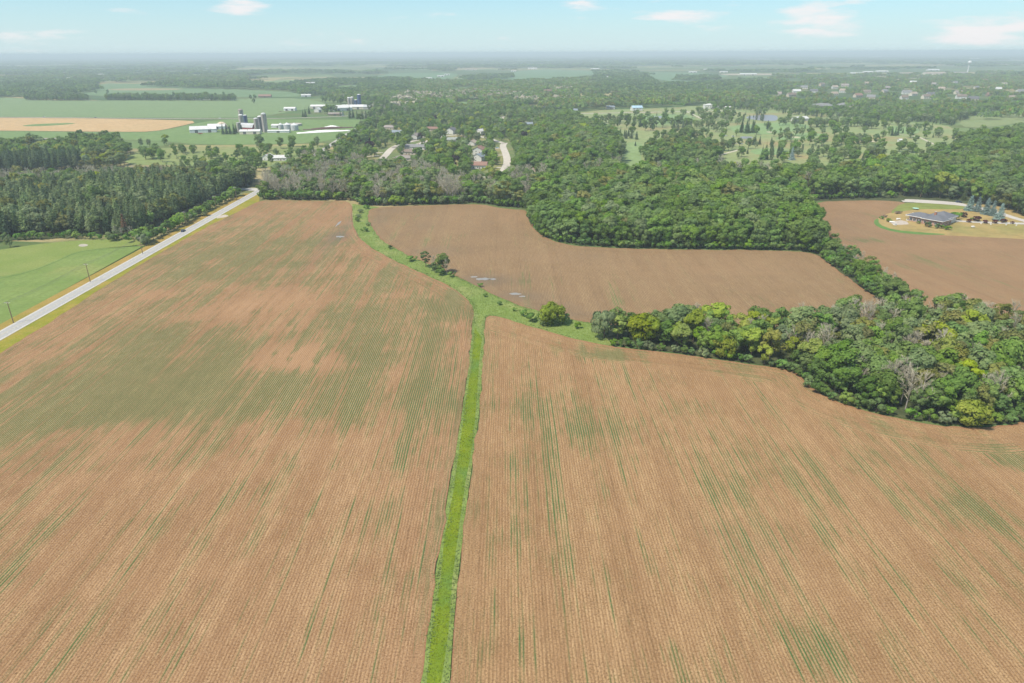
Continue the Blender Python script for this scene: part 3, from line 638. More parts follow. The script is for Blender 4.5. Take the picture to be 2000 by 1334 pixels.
# ---- the brick house's lot
far('lawn', ((1695, 432), (1710, 422), (1745, 410), (1760, 400), (1860, 396), (1960, 402), (2010, 420), (2120, 436), (2120, 485), (2000, 478), (1900, 472), (1800, 467), (1740, 458), (1700, 446)), (.33, .24, .095), (.39, .285, .125), 'dry golden lawn around the brick house', -.02, (.25, .23, .08), .06)
far('lawn', ((1735, 418), (1760, 396), (1800, 396), (1880, 402), (1900, 407), (1860, 409), (1795, 408), (1760, 413)), (.19, .225, .06), (.23, .24, .075), 'greener lawn behind the brick house', .01)
far('grass_rim', ((1705, 432), (1716, 425), (1716, 438), (1745, 449), (1800, 454), (1860, 458), (1800, 459), (1745, 453), (1712, 443)), (.10, .20, .05), (.13, .22, .06), 'green rim of grass below the golden lawn', .02)
m_conc = plain('drive_concrete', (.44, .41, .38), .9, .08, .3)
ribbon('driveway', smooth_line(P((1762, 393), (1800, 394.5), (1850, 397.5), (1890, 402), (1940, 412), (1990, 429), (2060, 446)), False, 2), [5, 6, 6, 6, 6, 6, 6, 6, 6, 6, 6, 6, 6, 6, 6, 6, 6, 6, 6, 6, 6, 6, 6, 6, 6, 6, 6, 6, 6, 6][:30] and 6.5, .05, m_conc, 'pale curved driveway behind the brick house and past the spruces')
sheet('driveway', smooth_line(P((1762, 389), (1790, 389.5), (1860, 394), (1890, 399), (1885, 402), (1830, 398), (1775, 395)), True, 1), .055, m_conc, label='pale turning area at the end of the driveway')
ribbon('driveway', P((1862, 431), (1900, 433.5), (1940, 435), (2010, 437)), 5.5, .045, m_conc, 'white drive lined with red shrubs, right of the brick house')
sheet('patio', P((1738, 433), (1760, 430), (1772, 433), (1775, 438), (1745, 440)), .03, plain('patio_paving', (.42, .36, .31), .9, .15, .6), label='small paved terrace left of the brick house')

# ---- low hills on the horizon
def hills():
    nx, rows = 220, [(11500, 0), (14000, 22), (17500, 12), (21000, 40), (25500, 28), (30000, 62), (36000, 66), (41000, 40)]
    v = []; a = np.linspace(-1.0, 1.0, nx)
    for r, hgt in rows:
        n = vnoise(a * 14 + r * .01, a * 0 + r, 5) * .55 + vnoise(a * 43, a * 0 + r * .3, 8) * .3 + vnoise(a * 140, a * 0 + r * .2, 2) * .15
        v += [(r * math.sin(t), r * math.cos(t), -.5 + hgt * .62 * (.35 + .9 * k)) for t, k in zip(a, n)]
    v = [(x, y, min(z, 92)) for x, y, z in v]
    f = [(i * nx + k, i * nx + k + 1, (i + 1) * nx + k + 1, (i + 1) * nx + k) for i in range(len(rows) - 1) for k in range(nx - 1)]
    t = NT('hill_land'); p = t.pos(); n = t.noise(t.scaled(p, (1 / 700, 1 / 1500, 1)), 1, 5)
    m = t.bsdf(t.mix(t.step(n, .46, .6), (.035, .06, .03), t.mix(t.noise(p, .003, 3), (.12, .17, .07), (.3, .25, .14))), .95, .1)
    tag(link('hills', np_mesh('hills', v, np.array(f), [m], smooth=True)), 'low wooded rises along the horizon', kind='structure')
hills()
# air: one closed box of thin haze around everything
hz = NT('haze_air'); vol = hz.n('VolumePrincipled')
vol.inputs['Color'].default_value = (.81, .945, 1.0, 1); vol.inputs['Density'].default_value = 1 / 6300; vol.inputs['Anisotropy'].default_value = 0.0
hz.t.links.new(vol.outputs[0], hz.out.inputs['Volume'])
tag(MB().box(-46000, 46000, -46000, 46000, -2, 122).build('haze', hz.m), 'thin pale summer haze over the plain', kind='stuff')
# ================================================================== TREES
def unit(v): return v / (np.linalg.norm(v, axis=-1, keepdims=True) + 1e-9)

def leaf_quads(C, N, s, asp=.6, along=None, fold=.0):
    """rhombic leaf sprays centred on C facing N; along: preferred long axis"""
    n = len(C); R = along if along is not None else rng.normal(size=(n, 3))
    t1 = unit(np.cross(np.cross(N, R), N)) if along is not None else unit(np.cross(N, R)); t2 = np.cross(N, t1)
    s = np.asarray(s)[:, None]
    v = np.stack([C + t1 * s, C + t2 * s * asp, C - t1 * s, C - t2 * s * asp], 1).reshape(-1, 3)
    return v, np.arange(4 * n, dtype=np.int32).reshape(-1, 4)

def crown_broad(h=17., r=5.2, base=.16, ncl=32, leaves=60, size=(.40, .74), seed=0, flat=1., droop=False, tall=0., clr=(.20, .42)):
    g = np.random.default_rng(seed); Cs, Ns, Ss, T, AL = [], [], [], [], []
    zc, hz = h * (.56 + tall * .02), h * (.5 - base / 2) * flat
    lob = g.uniform(0, 6.28, 4)
    for k in range(ncl):
        d = unit(g.normal(size=3)); d[2] = abs(d[2]) if g.random() < .45 else d[2]
        d = unit(d)
        az = math.atan2(d[1], d[0]); irr = 1 + .16 * math.sin(2 * az + lob[0]) + .12 * math.sin(3 * az + lob[1]) + .1 * math.sin(5 * d[2] * 2 + lob[2])
        low = 1.0 if d[2] > -.3 else .9
        f = g.uniform(.55, .84)
        irr *= g.uniform(.86, 1.14)
        c = np.array([d[0] * r * f * irr * low, d[1] * r * f * irr * low, zc + d[2] * hz * f])
        rc = r * g.uniform(*clr)
        m = int(leaves * (rc / (r * .34)) ** 1.6)
        q = unit(g.normal(size=(m, 3)) + .55 * d + np.array([0, 0, .35]))
        p = c + q * rc * g.uniform(.78, 1.08, (m, 1)) * np.array([1, 1, .82])
        keep = p[:, 2] > h * base * .8
        p, q = p[keep], q[keep]
        Cs.append(p); Ns.append(unit(q + .25 * d + .28 * g.normal(size=q.shape))); Ss.append(g.uniform(*size, len(p)))
        T.append(np.clip(g.uniform(.2, .75) + g.normal(0, .2, len(p)), 0, 1))
        if droop: AL.append(np.tile([0, 0, 1.], (len(p), 1)) + .25 * g.normal(size=(len(p), 3)))
    C, N, S, T = map(np.concatenate, (Cs, Ns, Ss, T))
    if droop:
        N = unit(N * np.array([1, 1, .25])); v, f = leaf_quads(C, N, S * 1.5, .34, np.concatenate(AL))
    else: v, f = leaf_quads(C, N, S)
    return v, f, T

def crown_pine(h=17., r=2.9, z0=.22, seed=0, droop=0., power=1.15, tiers=17, per=8, fill=1.0, size=.62):
    g = np.random.default_rng(seed); C, N, S, A, T = [], [], [], [], []
    for i in range(tiers):
        u = (i + .3) / tiers; z = h * (z0 + (1 - z0) * u); R = r * (1 - u ** power) ** .9 * g.uniform(.82, 1.12) + .18
        nb = max(3, int(per * (.45 + .75 * (1 - u)))); a0 = g.uniform(0, 6.28)
        for b in range(nb):
            a = a0 + 6.283 * (b + g.uniform(-.3, .3)) / nb; Rb = R * g.uniform(.7, 1.12); tone = g.uniform(.15, .8)
            k = max(2, int(Rb / .62 * fill) + 1)
            for j in range(k):
                f = (j + .6) / k; rr = Rb * f
                dz = -droop * rr * .45 + (.10 * rr * (1 - droop)) + g.normal(0, .12)
                o = np.array([math.cos(a), math.sin(a), 0])
                for sgn in ((-1, 1) if f > .35 else (0,)):
                    w = np.array([-o[1], o[0], 0]) * sgn * g.uniform(.1, .42) * (.4 + f)
                    C.append(o * rr + w + np.array([0, 0, z + dz])); N.append(np.array([0, 0, 1.]) + o * .55 + g.normal(0, .38, 3))
                    A.append(o + w * .9 + np.array([0, 0, .35 - .6 * droop])); S.append(size * g.uniform(.75, 1.2)); T.append(np.clip(tone + g.normal(0, .15) + .15 * f, 0, 1))
    C += [np.array([0, 0, h * .985])] * 2; N += [np.array([1, .2, .1]), np.array([.1, 1, .1])]; A += [np.array([0, 0, 1.])] * 2; S += [.55, .55]; T += [.6, .6]
    v, f = leaf_quads(np.array(C), unit(np.array(N)), np.array(S), .46, np.array(A))
    return v, f, np.array(T)

def crown_column(h=8., r=1.1, seed=0, n=420):
    g = np.random.default_rng(seed); u = g.random(n) ** .85; a = g.uniform(0, 6.283, n)
    R = r * np.clip(np.sin(np.pi * (.08 + .9 * u)) ** .55, .1, 1) * g.uniform(.85, 1.1, n)
    C = np.stack([R * np.cos(a), R * np.sin(a), .25 + u * (h - .3)], 1)
    N = unit(np.stack([np.cos(a), np.sin(a), .5 * (u - .3)], 1) + .4 * g.normal(size=(n, 3)))
    v, f = leaf_quads(C, N, g.uniform(.3, .52, n), .5, np.tile([0, 0, 1.], (n, 1)) + .3 * g.normal(size=(n, 3)))
    return v, f, np.clip(g.normal(.5, .22, n), 0, 1)

def trunk_mesh(name, mat, h=9., r=.28, limbs=5, seed=0, spread=.5):
    g = random.Random(seed); b = MB(); b.rings([(r * 1.5, -.3), (r * 1.05, .5), (r * .85, h * .4), (r * .55, h * .75), (r * .25, h)], 7)
    for i in range(limbs):
        z = h * g.uniform(.32, .8); a = 6.283 * (i + g.random() * .6) / max(limbs, 1); L = h * g.uniform(.3, .45)
        p = Vector((0, 0, z)); q = p + Vector((math.cos(a) * L * spread * 1.5, math.sin(a) * L * spread * 1.5, L * .75))
        b.tube(p, q, r * .42, r * .14, 5)
    return b.mesh(name, mat, True)

def bare_tree(h=16., seed=0, density=1.):
    """trunk and fanning leafless limbs; returns (trunk vertices & faces, twig vertices & faces, tone)"""
    g = random.Random(seed); tr = MB(); tr.rings([(.34, -.3), (.25, .6), (.19, h * .3), (.13, h * .6), (.05, h * .92)], 6)
    br = MB(); tips = []
    nl = 13
    for i in range(nl):
        z = h * (.22 + .62 * i / nl + g.uniform(-.02, .02)); a = i * 2.4 + g.uniform(-.5, .5); L = h * (.40 - .25 * i / nl) * g.uniform(.75, 1.15); up = g.uniform(.75, 1.5)
        p = Vector((0, 0, z)); d = Vector((math.cos(a), math.sin(a), up)).normalized(); q = p + d * L * .55; e = q + (d + Vector((0, 0, .5)) + Vector((g.uniform(-.3, .3), g.uniform(-.3, .3), 0))).normalized() * L * .55
        br.tube(p, q, .10, .065, 4); br.tube(q, e, .065, .03, 3)
        for j in range(8):
            t = g.uniform(.2, 1); s = p.lerp(q, t * 2) if t < .5 else q.lerp(e, t * 2 - 1)
            w = (d + Vector((g.uniform(-1, 1), g.uniform(-1, 1), g.uniform(.1, 1.1))) * .8).normalized() * L * g.uniform(.2, .42)
            br.tube(s, s + w, .035, .012, 3); tips += [(s, w)]
    tips += [(Vector((0, 0, h * .8)), Vector((g.uniform(-1, 1), g.uniform(-1, 1), h * .18))) for _ in range(8)]
    v, f = list(br.v), list(br.f)
    for s, w in tips:
        for j in range(int(9 * density)):
            o = s + w * g.uniform(.15, 1.0); d = (w.normalized() + Vector((g.uniform(-1, 1), g.uniform(-1, 1), g.uniform(-.3, 1)))).normalized() * g.uniform(.6, 1.5)
            k = Vector((g.uniform(-1, 1), g.uniform(-1, 1), g.uniform(-1, 1))).cross(d).normalized() * g.uniform(.03, .06)
            b = len(v); v += [tuple(o - k), tuple(o + k), tuple(o + d)]; f.append((b, b + 1, b + 2))
    return tr, v, f

BARK = plain('bark', (.11, .085, .065), .95, .25, 2.0, .1)
BARK_GREY = plain('grey_bark', (.30, .275, .25), .95, .2, 2.0, .1)
def twig_mat(name, a, b):
    t = NT(name); r = t.rand(); return t.bsdf(t.mix(r, a, b), .95, .1)
TWIG = twig_mat('bare_twigs', (.38, .35, .27), (.51, .47, .37))
K = 2.0
def lk(d, l): return tuple(c * K * 1.22 for c in d), tuple(c * K for c in l)
LM = dict(dark=leaf_mat('dark_leaves', *lk((.038, .068, .019), (.092, .140, .040))), mid=leaf_mat('green_leaves', *lk((.052, .090, .021), (.118, .172, .046))),
          bright=leaf_mat('bright_leaves', *lk((.064, .112, .020), (.140, .198, .042))), yellow=leaf_mat('yellow_green_leaves', *lk((.092, .122, .017), (.185, .212, .042))),
          grey=leaf_mat('grey_green_leaves', *lk((.068, .098, .042), (.140, .172, .080))), olive=leaf_mat('olive_leaves', *lk((.075, .085, .024), (.150, .150, .050))),
          pine=leaf_mat('pine_needles', *lk((.038, .058, .027), (.092, .122, .058))), spruce=leaf_mat('blue_spruce_needles', *lk((.075, .112, .105), (.17, .225, .21))),
          conifer=leaf_mat('dark_conifer_needles', *lk((.024, .044, .022), (.060, .092, .042))), purple=leaf_mat('purple_leaves', (.03, .018, .024), (.075, .04, .05)), red=leaf_mat('dark_red_leaves', (.055, .012, .018), (.14, .03, .038)),
          rust=leaf_mat('rusty_needles', (.20, .10, .05), (.33, .18, .09)), shrub=leaf_mat('shrub_leaves', *lk((.050, .095, .022), (.115, .185, .045))))

# species -> list of variants: (tone word, crown mesh, trunk mesh, nominal height)
SPEC = {}
def variant(sp, word, crown, mat, trunk, h):
    v, f, t = crown
    SPEC.setdefault(sp, []).append(dict(word=word, crown=np_mesh('crown', v, f, [mat], tone=t), trunk=trunk, h=h))
TR = [trunk_mesh('trunk', BARK, 11, .30, 6, s) for s in (1, 2, 3)]
TRS = trunk_mesh('trunk', BARK, 5.5, .2, 4, 5); TRP = trunk_mesh('trunk', BARK, 15.5, .24, 0, 6); TRSH = trunk_mesh('trunk', BARK, 1.6, .12, 4, 7, .9); TRC = trunk_mesh('trunk', BARK, 6.5, .13, 0, 8)
B = 'broadleaf_tree'
variant(B, 'dark green', crown_broad(17, 5.2, .06, seed=1), LM['dark'], TR[0], 17)             # 0
variant(B, 'dark green', crown_broad(19, 5.6, .06, 36, seed=2), LM['dark'], TR[1], 19)    # 1
variant(B, 'mid green', crown_broad(17, 5.6, .05, 36, seed=3), LM['mid'], TR[2], 17)               # 2
variant(B, 'mid green', crown_broad(20, 5.0, .08, 34, seed=4, tall=1), LM['mid'], TR[0], 20)   # 3
variant(B, 'mid green', crown_broad(15, 5.8, .05, 36, seed=5, flat=.95), LM['mid'], TR[1], 15)  # 4
variant(B, 'yellow green', crown_broad(14, 4.8, .08, 24, seed=6), LM['yellow'], TR[2], 14)     # 5
variant(B, 'bright green', crown_broad(15, 5.0, .10, 26, seed=7), LM['bright'], TR[0], 15)     # 6
variant(B, 'grey green', crown_broad(17, 5.6, .07, 34, seed=8), LM['grey'], TR[1], 17)         # 7
variant(B, 'olive', crown_broad(17, 5.4, .15, 26, 56, seed=9), LM['olive'], TR[2], 17)         # 8
variant(B, 'drooping grey green', crown_broad(13, 5.4, .08, 26, 60, seed=10, droop=True), LM['grey'], TR[0], 13)  # 9
variant(B, 'purple leaved', crown_broad(9, 4.0, .12, 20, 60, seed=11), LM['purple'], TRS, 9)   # 10
variant(B, 'thin grey green', crown_broad(18, 5.0, .2, 20, 34, seed=12), LM['grey'], TR[1], 18)  # 11
variant(B, 'thin olive', crown_broad(17, 4.8, .2, 18, 32, seed=13), LM['olive'], TR[2], 17)      # 12
variant(B, 'tall dark green', crown_broad(19, 3.6, .1, 24, 60, seed=14, tall=1), LM['dark'], TR[0], 19)  # 13
variant(B, 'low round yellow green', crown_broad(9, 5.2, -.04, 40, 58, (.36, .66), 15, 1.05), LM['yellow'], TRS, 9)   # 14
PN = 'pine_tree'
variant(PN, 'dark green', crown_pine(17, 3.2, .2, 21, power=1.9), LM['pine'], TRP, 17)
variant(PN, 'dark green', crown_pine(17, 3.5, .18, 22, power=2.4), LM['pine'], TRP, 17)
variant(PN, 'very dark', crown_pine(17, 2.9, .16, 23, power=1.6), LM['conifer'], TRP, 17)
variant(PN, 'grey green', crown_pine(17, 3.4, .24, 24, power=2.6, per=7), LM['grey'], TRP, 17)
variant(PN, 'rusty dead', crown_pine(14, 2.0, .45, 25, per=6), LM['rust'], TRP, 14)
SPR = 'spruce_tree'
variant(SPR, 'blue grey', crown_pine(10, 2.7, .03, 31, .55, 1.0, 18, 11, 1.2, .5), LM['spruce'], TRC, 10)
variant(SPR, 'blue grey', crown_pine(10, 2.5, .03, 32, .6, 1.0, 18, 11, 1.2, .5), LM['spruce'], TRC, 10)
variant(SPR, 'dark green', crown_pine(12, 2.7, .04, 33, .5, 1.05, 19, 11, 1.2, .55), LM['conifer'], TRP, 12)
variant(SPR, 'mid green', crown_pine(11, 2.6, .06, 34, .45, 1.1, 17, 11, 1.2, .55), LM['pine'], TRC, 11)
CED = 'cedar_tree'
variant(CED, 'dark green', crown_column(8, 1.15, 41), LM['conifer'], TRC, 8)
variant(CED, 'dark green', crown_column(9, 1.3, 42), LM['pine'], TRC, 9)
SH = 'shrub'
variant(SH, 'dark green', crown_broad(4.2, 2.5, -.05, 16, 46, (.28, .5), 51), LM['dark'], TRSH, 4.2)
variant(SH, 'mid green', crown_broad(4.4, 2.7, -.05, 16, 46, (.28, .5), 52), LM['shrub'], TRSH, 4.4)
variant(SH, 'bright green', crown_broad(3.8, 2.6, -.05, 16, 46, (.28, .5), 53), LM['bright'], TRSH, 3.8)
variant(SH, 'grey green', crown_broad(4.0, 2.5, -.05, 15, 42, (.28, .5), 54), LM['grey'], TRSH, 4.0)
variant(SH, 'dark red', crown_broad(2.6, 1.8, -.05, 13, 46, (.22, .4), 55), LM['red'], TRSH, 2.6)
variant(SH, 'yellow green', crown_broad(4.4, 2.7, -.05, 16, 46, (.28, .5), 56), LM['yellow'], TRSH, 4.4)
BT = 'bare_tree'
for s_, (hh, dn) in enumerate(((16, 1.), (17, .8), (14, 1.2), (18, 1.0))):
    tr_, v_, f_ = bare_tree(hh, 61 + s_, dn)
    me_ = bpy.data.meshes.new('branches'); me_.from_pydata(v_, [], f_); me_.materials.append(TWIG)
    SPEC.setdefault(BT, []).append(dict(word='leafless grey', crown=me_, trunk=tr_.mesh('trunk', BARK_GREY, True), h=hh))
NOUN = {B: 'tree', PN: 'pine', SPR: 'spruce', CED: 'narrow cedar', SH: 'shrub', BT: 'tree'}
CROWN_NAME = {BT: 'branches', SH: 'foliage'}

# ------------------------------------------------------------------ where they stand
TREES = []        # dict(sp, vi, x, y, s (height factor), w (width factor), rz, zone, label)
BLOCK = []        # (x, y, radius) kept free for houses
BLOCK_LINES = []  # (line, half width)
def block_px(px, py, r): X, Y = G(px, py); BLOCK.append((X, Y, r))
def put(sp, vi, x, y, h, zone, label=None, w=None, keep=False):
    d = SPEC[sp][vi]; s = h / d['h']
    TREES.append(dict(sp=sp, vi=vi, x=float(x), y=float(y), s=s, w=s * (w or random.uniform(.88, 1.14)), rz=random.uniform(0, 6.283), zone=zone, label=label, keep=keep or bool(label)))
def put_px(sp, vi, px, py, h, zone, label=None, w=None): put(sp, vi, *G(px, py), h, zone, label, w)

def pick(mix, u, n):
    """mix: [(weight, species, variant)]; u: uniform number, n: cluster noise that favours neighbours of one kind"""
    t = sum(m[0] for m in mix); k = (u * .72 + n * .28 + 0.0) % 1.0 * t
    for w, sp, vi in mix:
        k -= w
        if k <= 0: return sp, vi
    return mix[-1][1:]

def wood(zone, poly_px, spacing, mix, hlo, hhi, keep=1.0, world_poly=None, avoid=True, seed=0):
    poly = world_poly or P(*poly_px); g = np.random.default_rng(900 + seed + len(TREES) % 977)
    a = np.array(poly); x0, y0 = a.min(0); x1, y1 = a.max(0)
    gx, gy = np.meshgrid(np.arange(x0, x1 + spacing, spacing), np.arange(y0, y1 + spacing, spacing * .88))
    gx = gx + (np.arange(gx.shape[0]) % 2)[:, None] * spacing / 2
    gx = (gx + g.uniform(-.36, .36, gx.shape) * spacing).ravel(); gy = (gy + g.uniform(-.36, .36, gy.shape) * spacing).ravel()
    ok = inside(gx, gy, poly) & (g.random(len(gx)) < keep); gx, gy = gx[ok], gy[ok]
    if avoid and len(gx):
        ok = np.ones(len(gx), bool)
        for bx, by, r in BLOCK: ok &= np.hypot(gx - bx, gy - by) > r
        for line, hw in BLOCK_LINES: ok &= seg_dist(gx, gy, line) > hw
        gx, gy = gx[ok], gy[ok]
    nz = vnoise(gx / 26, gy / 34, seed + 11)
    for x, y, n in zip(gx, gy, nz):
        sp, vi = pick(mix, g.random(), n)
        k = 1.0 if sp in (B, PN, BT) else (.55 if sp in (SPR,) else .42 if sp == CED else .24)
        put(sp, vi, x, y, g.uniform(hlo, hhi) * k * (.8 + .35 * n if sp == B else 1) * g.choice([.82, 1, 1, 1.1]), zone, None, g.uniform(.82, 1.3) if sp == B else None)

def edge(zone, line_px, spacing, mix, hlo, hhi, off=0., world=False, jit=.25, seed=0):
    """plants along a boundary line"""
    line = line_px if world else P(*line_px); line = densify(smooth_line(line, False, 1), spacing, False); g = random.Random(seed + 5)
    for i, (x, y) in enumerate(line):
        sp, vi = pick(mix, g.random(), vnoise(x / 12, y / 12, 3)); put(sp, vi, x + g.uniform(-jit, jit) * spacing, y + off + g.uniform(-jit, jit) * spacing, g.uniform(hlo, hhi), zone)

# ---- things trees must leave free: streets, houses (house positions come with the houses below)
for pts, hw in ((((505, 376), (560, 340), (650, 280), (685, 257), (714, 243), (732, 230)), 4), (((722, 333), (733, 322), (752, 305), (766, 288), (790, 279), (815, 274)), 8), (((975, 352), (985, 330), (992, 318), (988, 300), (981, 285), (986, 279)), 8),
                (((765, 288), (810, 285), (850, 268), (900, 262), (940, 266), (985, 280)), 6), (((985, 245), (980, 238), (979, 230)), 8), (((1110, 222.5), (1180, 221), (1280, 219), (1340, 217.5), (1420, 216)), 9), (((1392, 306), (1415, 300), (1440, 294)), 6)):
    BLOCK_LINES.append((P(*pts), hw))
BLOCK_LINES.append(([(ROAD_X, -60), (ROAD_X, 620)], 9))
HOUSES = [  # px, py, width, depth, wall height, turn (degrees), roof, wall, shape, label
    (812, 291, 26, 10, 3.0, -12, 'grey', 'white', 'gable', 'long white ranch house with grey roof by the left suburb street'),
    (800, 301, 20, 11, 3.0, -14, 'brown', 'tan', 'hip', 'tan house with brown roof just below the grey ranch house'),
    (790, 313, 20, 11, 3.0, -8, 'taupe', 'tan', 'hip', 'house with taupe roof, lowest beside the left suburb street'),
    (812, 271, 18, 10, 4.5, 78, 'taupe', 'white', 'gable', 'white house with pinkish grey roof beside the purple tree'),
    (760, 252, 22, 12, 3.0, -20, 'taupe', 'tan', 'hip', 'tan house with taupe roof behind the bluish tree'),
    (774, 262, 20, 10, 3.0, -10, 'bluegrey', 'tan', 'gable', 'low house with blue grey roof behind the round tree'),
    (845, 255, 18, 9, 3.2, -5, 'redbrown', 'tan', 'gable', 'small house with red brown roof among high suburb trees'),
    (882, 261, 16, 12, 5.5, 70, 'slate', 'white', 'gable', 'white two storey house with dark gable and arched front'),
    (884, 277, 22, 11, 3.4, 20, 'greygreen', 'white', 'hip', 'house with pale grey green hip roof below the gabled house'),
    (938, 264, 12, 10, 6.0, 60, 'pale', 'white', 'gable', 'white house with pale roof near the cross street end'),
    (923, 283, 15, 10, 3.4, 75, 'tan', 'white', 'gable', 'white house with tan roof above the weeping tree'),
    (936, 301, 17, 12, 6.0, 76, 'redbrown', 'white', 'gable', 'tall white house with red brown roof by the right street'),
    (937, 314, 17, 11, 5.4, 70, 'bluegrey', 'white', 'gable', 'tall white house with blue grey roof by the right street'),
    (936, 328, 17, 11, 3.4, -6, 'redbrown', 'white', 'gable', 'white house with red brown roof lowest by the right street'),
    (899, 357, 22, 13, 3.4, -6, 'taupe', 'tan', 'hip', 'large house with taupe hip roof behind the bare trees'),
    (921, 364, 12, 9, 5.0, -4, 'pale', 'white', 'gable', 'white house with bright glazed front behind the bare trees'),
    (950, 366, 12, 10, 3.4, 76, 'pale', 'white', 'gable', 'white house with pale grey roof at the lower street end'),
    (1081, 210, 44, 12, 5.0, 0, 'pale', 'white', 'gable', 'long white building with pale roof behind the high trees'),
    (1033, 246, 18, 10, 3.4, 10, 'bluegrey', 'tan', 'gable', 'house with blue grey roof at the top of the wood'),
    (1038, 341, 16, 10, 3.2, 20, 'tan', 'tan', 'gable', 'small tan house at the edge of the central wood'),
    (548, 313, 22, 9, 3.2, 0, 'pale', 'white', 'gable', 'long white house with pale roof in the bushes left of the bare trees'),
    (524, 312, 12, 8, 4.0, 80, 'pale', 'white', 'gable', 'smaller white gable house beside the long white one'),
    (1243, 216, 22, 14, 6.0, 10, 'skyblue', 'white', 'gable', 'white house with light blue roof by the golf course'),
    (1192, 213, 18, 12, 4.0, 0, 'bluegrey', 'tan', 'gable', 'house with blue grey roof left of the light blue roof'),
    (1120, 220, 16, 11, 4.5, 0, 'bluegrey', 'tan', 'gable', 'house with blue grey roof at the left end of the golf road'),
    (1562, 236, 30, 12, 4.0, 25, 'pale', 'white', 'gable', 'white clubhouse with dark plinth beside the large pond'),
    (1606, 210, 40, 20, 4.0, 0, 'grey', 'tan', 'hip', 'low house with grey hip roof behind the weeping trees'),
    (1656, 209, 46, 20, 4.0, 0, 'grey', 'tan', 'hip', 'wide low house with grey hip roof right of its neighbour'),
]
for h_ in HOUSES: block_px(h_[0], h_[1] - 1, max(h_[2], h_[3]) * .62 + 2)
def open_ground(px, py, half, height=13., most=70):
    """gardens and yards left open on the near side of a building"""
    X_, Y_ = G(px, py); D_ = math.hypot(X_, Y_); L_ = min(most, height * D_ / CAM_H * .8)
    BLOCK_LINES.append(([(X_, Y_), (X_ - X_ / D_ * L_, Y_ - Y_ / D_ * L_)], half))
for h_ in HOUSES: open_ground(h_[0], h_[1], h_[2] * .45, 12 if h_[1] < 340 else 6)
for q_ in ((733, 322), (743, 313), (752, 305), (760, 296), (985, 330), (992, 318), (990, 306), (988, 300), (983, 288), (981, 282), (979, 234), (981, 342)): open_ground(*q_, 12, 12)
for q_ in ((1495, 232), (1475, 232), (1510, 232), (1458, 269), (1562, 236)): open_ground(*q_, 16, 9)

BL = lambda w, vi: (w, B, vi)
MIXED = [BL(20, 0), BL(14, 1), BL(18, 2), BL(14, 3), BL(12, 4), BL(4, 5), BL(6, 6), BL(7, 7), BL(8, 8), BL(4, 11), BL(3, 12), (5, BT, 0), (5, BT, 1)]
GREENW = [BL(20, 0), BL(16, 1), BL(20, 2), BL(16, 3), BL(14, 4), BL(5, 6), BL(9, 7), BL(7, 8), BL(4, 5), BL(4, 11), (2, BT, 0), (2, BT, 3)]
GROVE = [BL(7, 0), BL(5, 1), BL(12, 2), BL(10, 3), BL(10, 4), BL(3, 5), BL(5, 6), BL(11, 7), BL(12, 8), BL(7, 11), BL(7, 12), (9, BT, 0), (8, BT, 1), (8, BT, 2), (7, BT, 3)]
BARE = [(15, BT, 0), (14, BT, 1), (13, BT, 2), (13, BT, 3), BL(14, 11), BL(13, 12), BL(6, 0), BL(11, 2), BL(12, 7), BL(10, 8)]
SUB = [BL(9, 0), BL(6, 1), BL(16, 2), BL(12, 3), BL(16, 4), BL(6, 5), BL(8, 6), BL(8, 7), BL(.4, 10), (8, SPR, 2), (3, SPR, 0), (4, SPR, 3), (3, PN, 2)]
SHR = [(5, SH, 0), (6, SH, 1), (3, SH, 2), (2, SH, 3)]

# the row of trees leading into the lower right grove, and the grove
row_front = [(1200, 672), (1290, 682), (1400, 697), (1490, 709), (1545, 718)]
def rowtree(vi, px, py, h, label, w=None): put_px(B, vi, px, py, h, 'row', label, w)
rowtree(9, 1180, 660, 12, 'drooping grey green willow at the left end of the tree row', 1.15)
rowtree(14, 1252, 668, 11.5, 'broad yellow green tree near the left end of the tree row', .95)
rowtree(6, 1215, 655, 10, 'bright green tree between the willow and the broad yellow green one')
rowtree(13, 1296, 676, 11, 'narrow dark green tree in the front of the tree row', 1.0)
rowtree(5, 1322, 678, 11.5, 'slim yellow green tree in the middle of the tree row', .75)
rowtree(14, 1412, 699, 9.0, 'round yellow green tree standing out at the field edge of the tree row', .8)
rowtree(5, 1492, 712, 8.6, 'small yellow green tree at the field edge left of the grove', .95)
rowtree(6, 1372, 688, 10, 'bright green tree left of the round yellow green one in the tree row')
rowtree(14, 1892, 832, 8.4, 'bright yellow green bushy tree at the grove corner by the field', 1.0)
rowtree(6, 1820, 806, 12, 'broad bright green tree behind the yellow green one in the grove', 1.35)
rowtree(0, 1690, 792, 11.5, 'round dark green tree at the front of the grove', 1.1)
rowtree(1, 1640, 768, 11.0, 'dark green tree at the left corner of the grove front', 1.1)
for px, py, h, vi, lab in ((1735, 785, 16, 2, 'tall pale leafless tree in the front of the grove'), (1768, 800, 14.5, 0, 'spreading leafless tree right of the tallest one in the grove front'), (1715, 778, 13, 3, 'leafless tree behind the dark round one in the grove'),
                            (1380, 672, 12, 1, 'leafless tree in the middle of the tree row'), (1548, 700, 15, 0, 'leafless tree where the row meets the grove'), (1570, 706, 14, 3, 'second leafless tree where the row meets the grove'), (1600, 700, 15, 1, 'leafless tree behind the left corner of the grove')):
    put_px(BT, vi, px, py, h, 'grove', lab)
row_poly = P((1190, 640), (1300, 645), (1450, 652), (1560, 655), (1560, 712), (1490, 704), (1400, 693), (1290, 677), (1200, 664))
wood('row', None, 6.2, [BL(10, 0), BL(8, 2), BL(8, 4), BL(14, 6), BL(13, 5), BL(5, 7), BL(4, 8), BL(5, 13), (3, BT, 0), (3, BT, 2), (1, BT, 1)], 9.5, 13, world_poly=row_poly, seed=1)
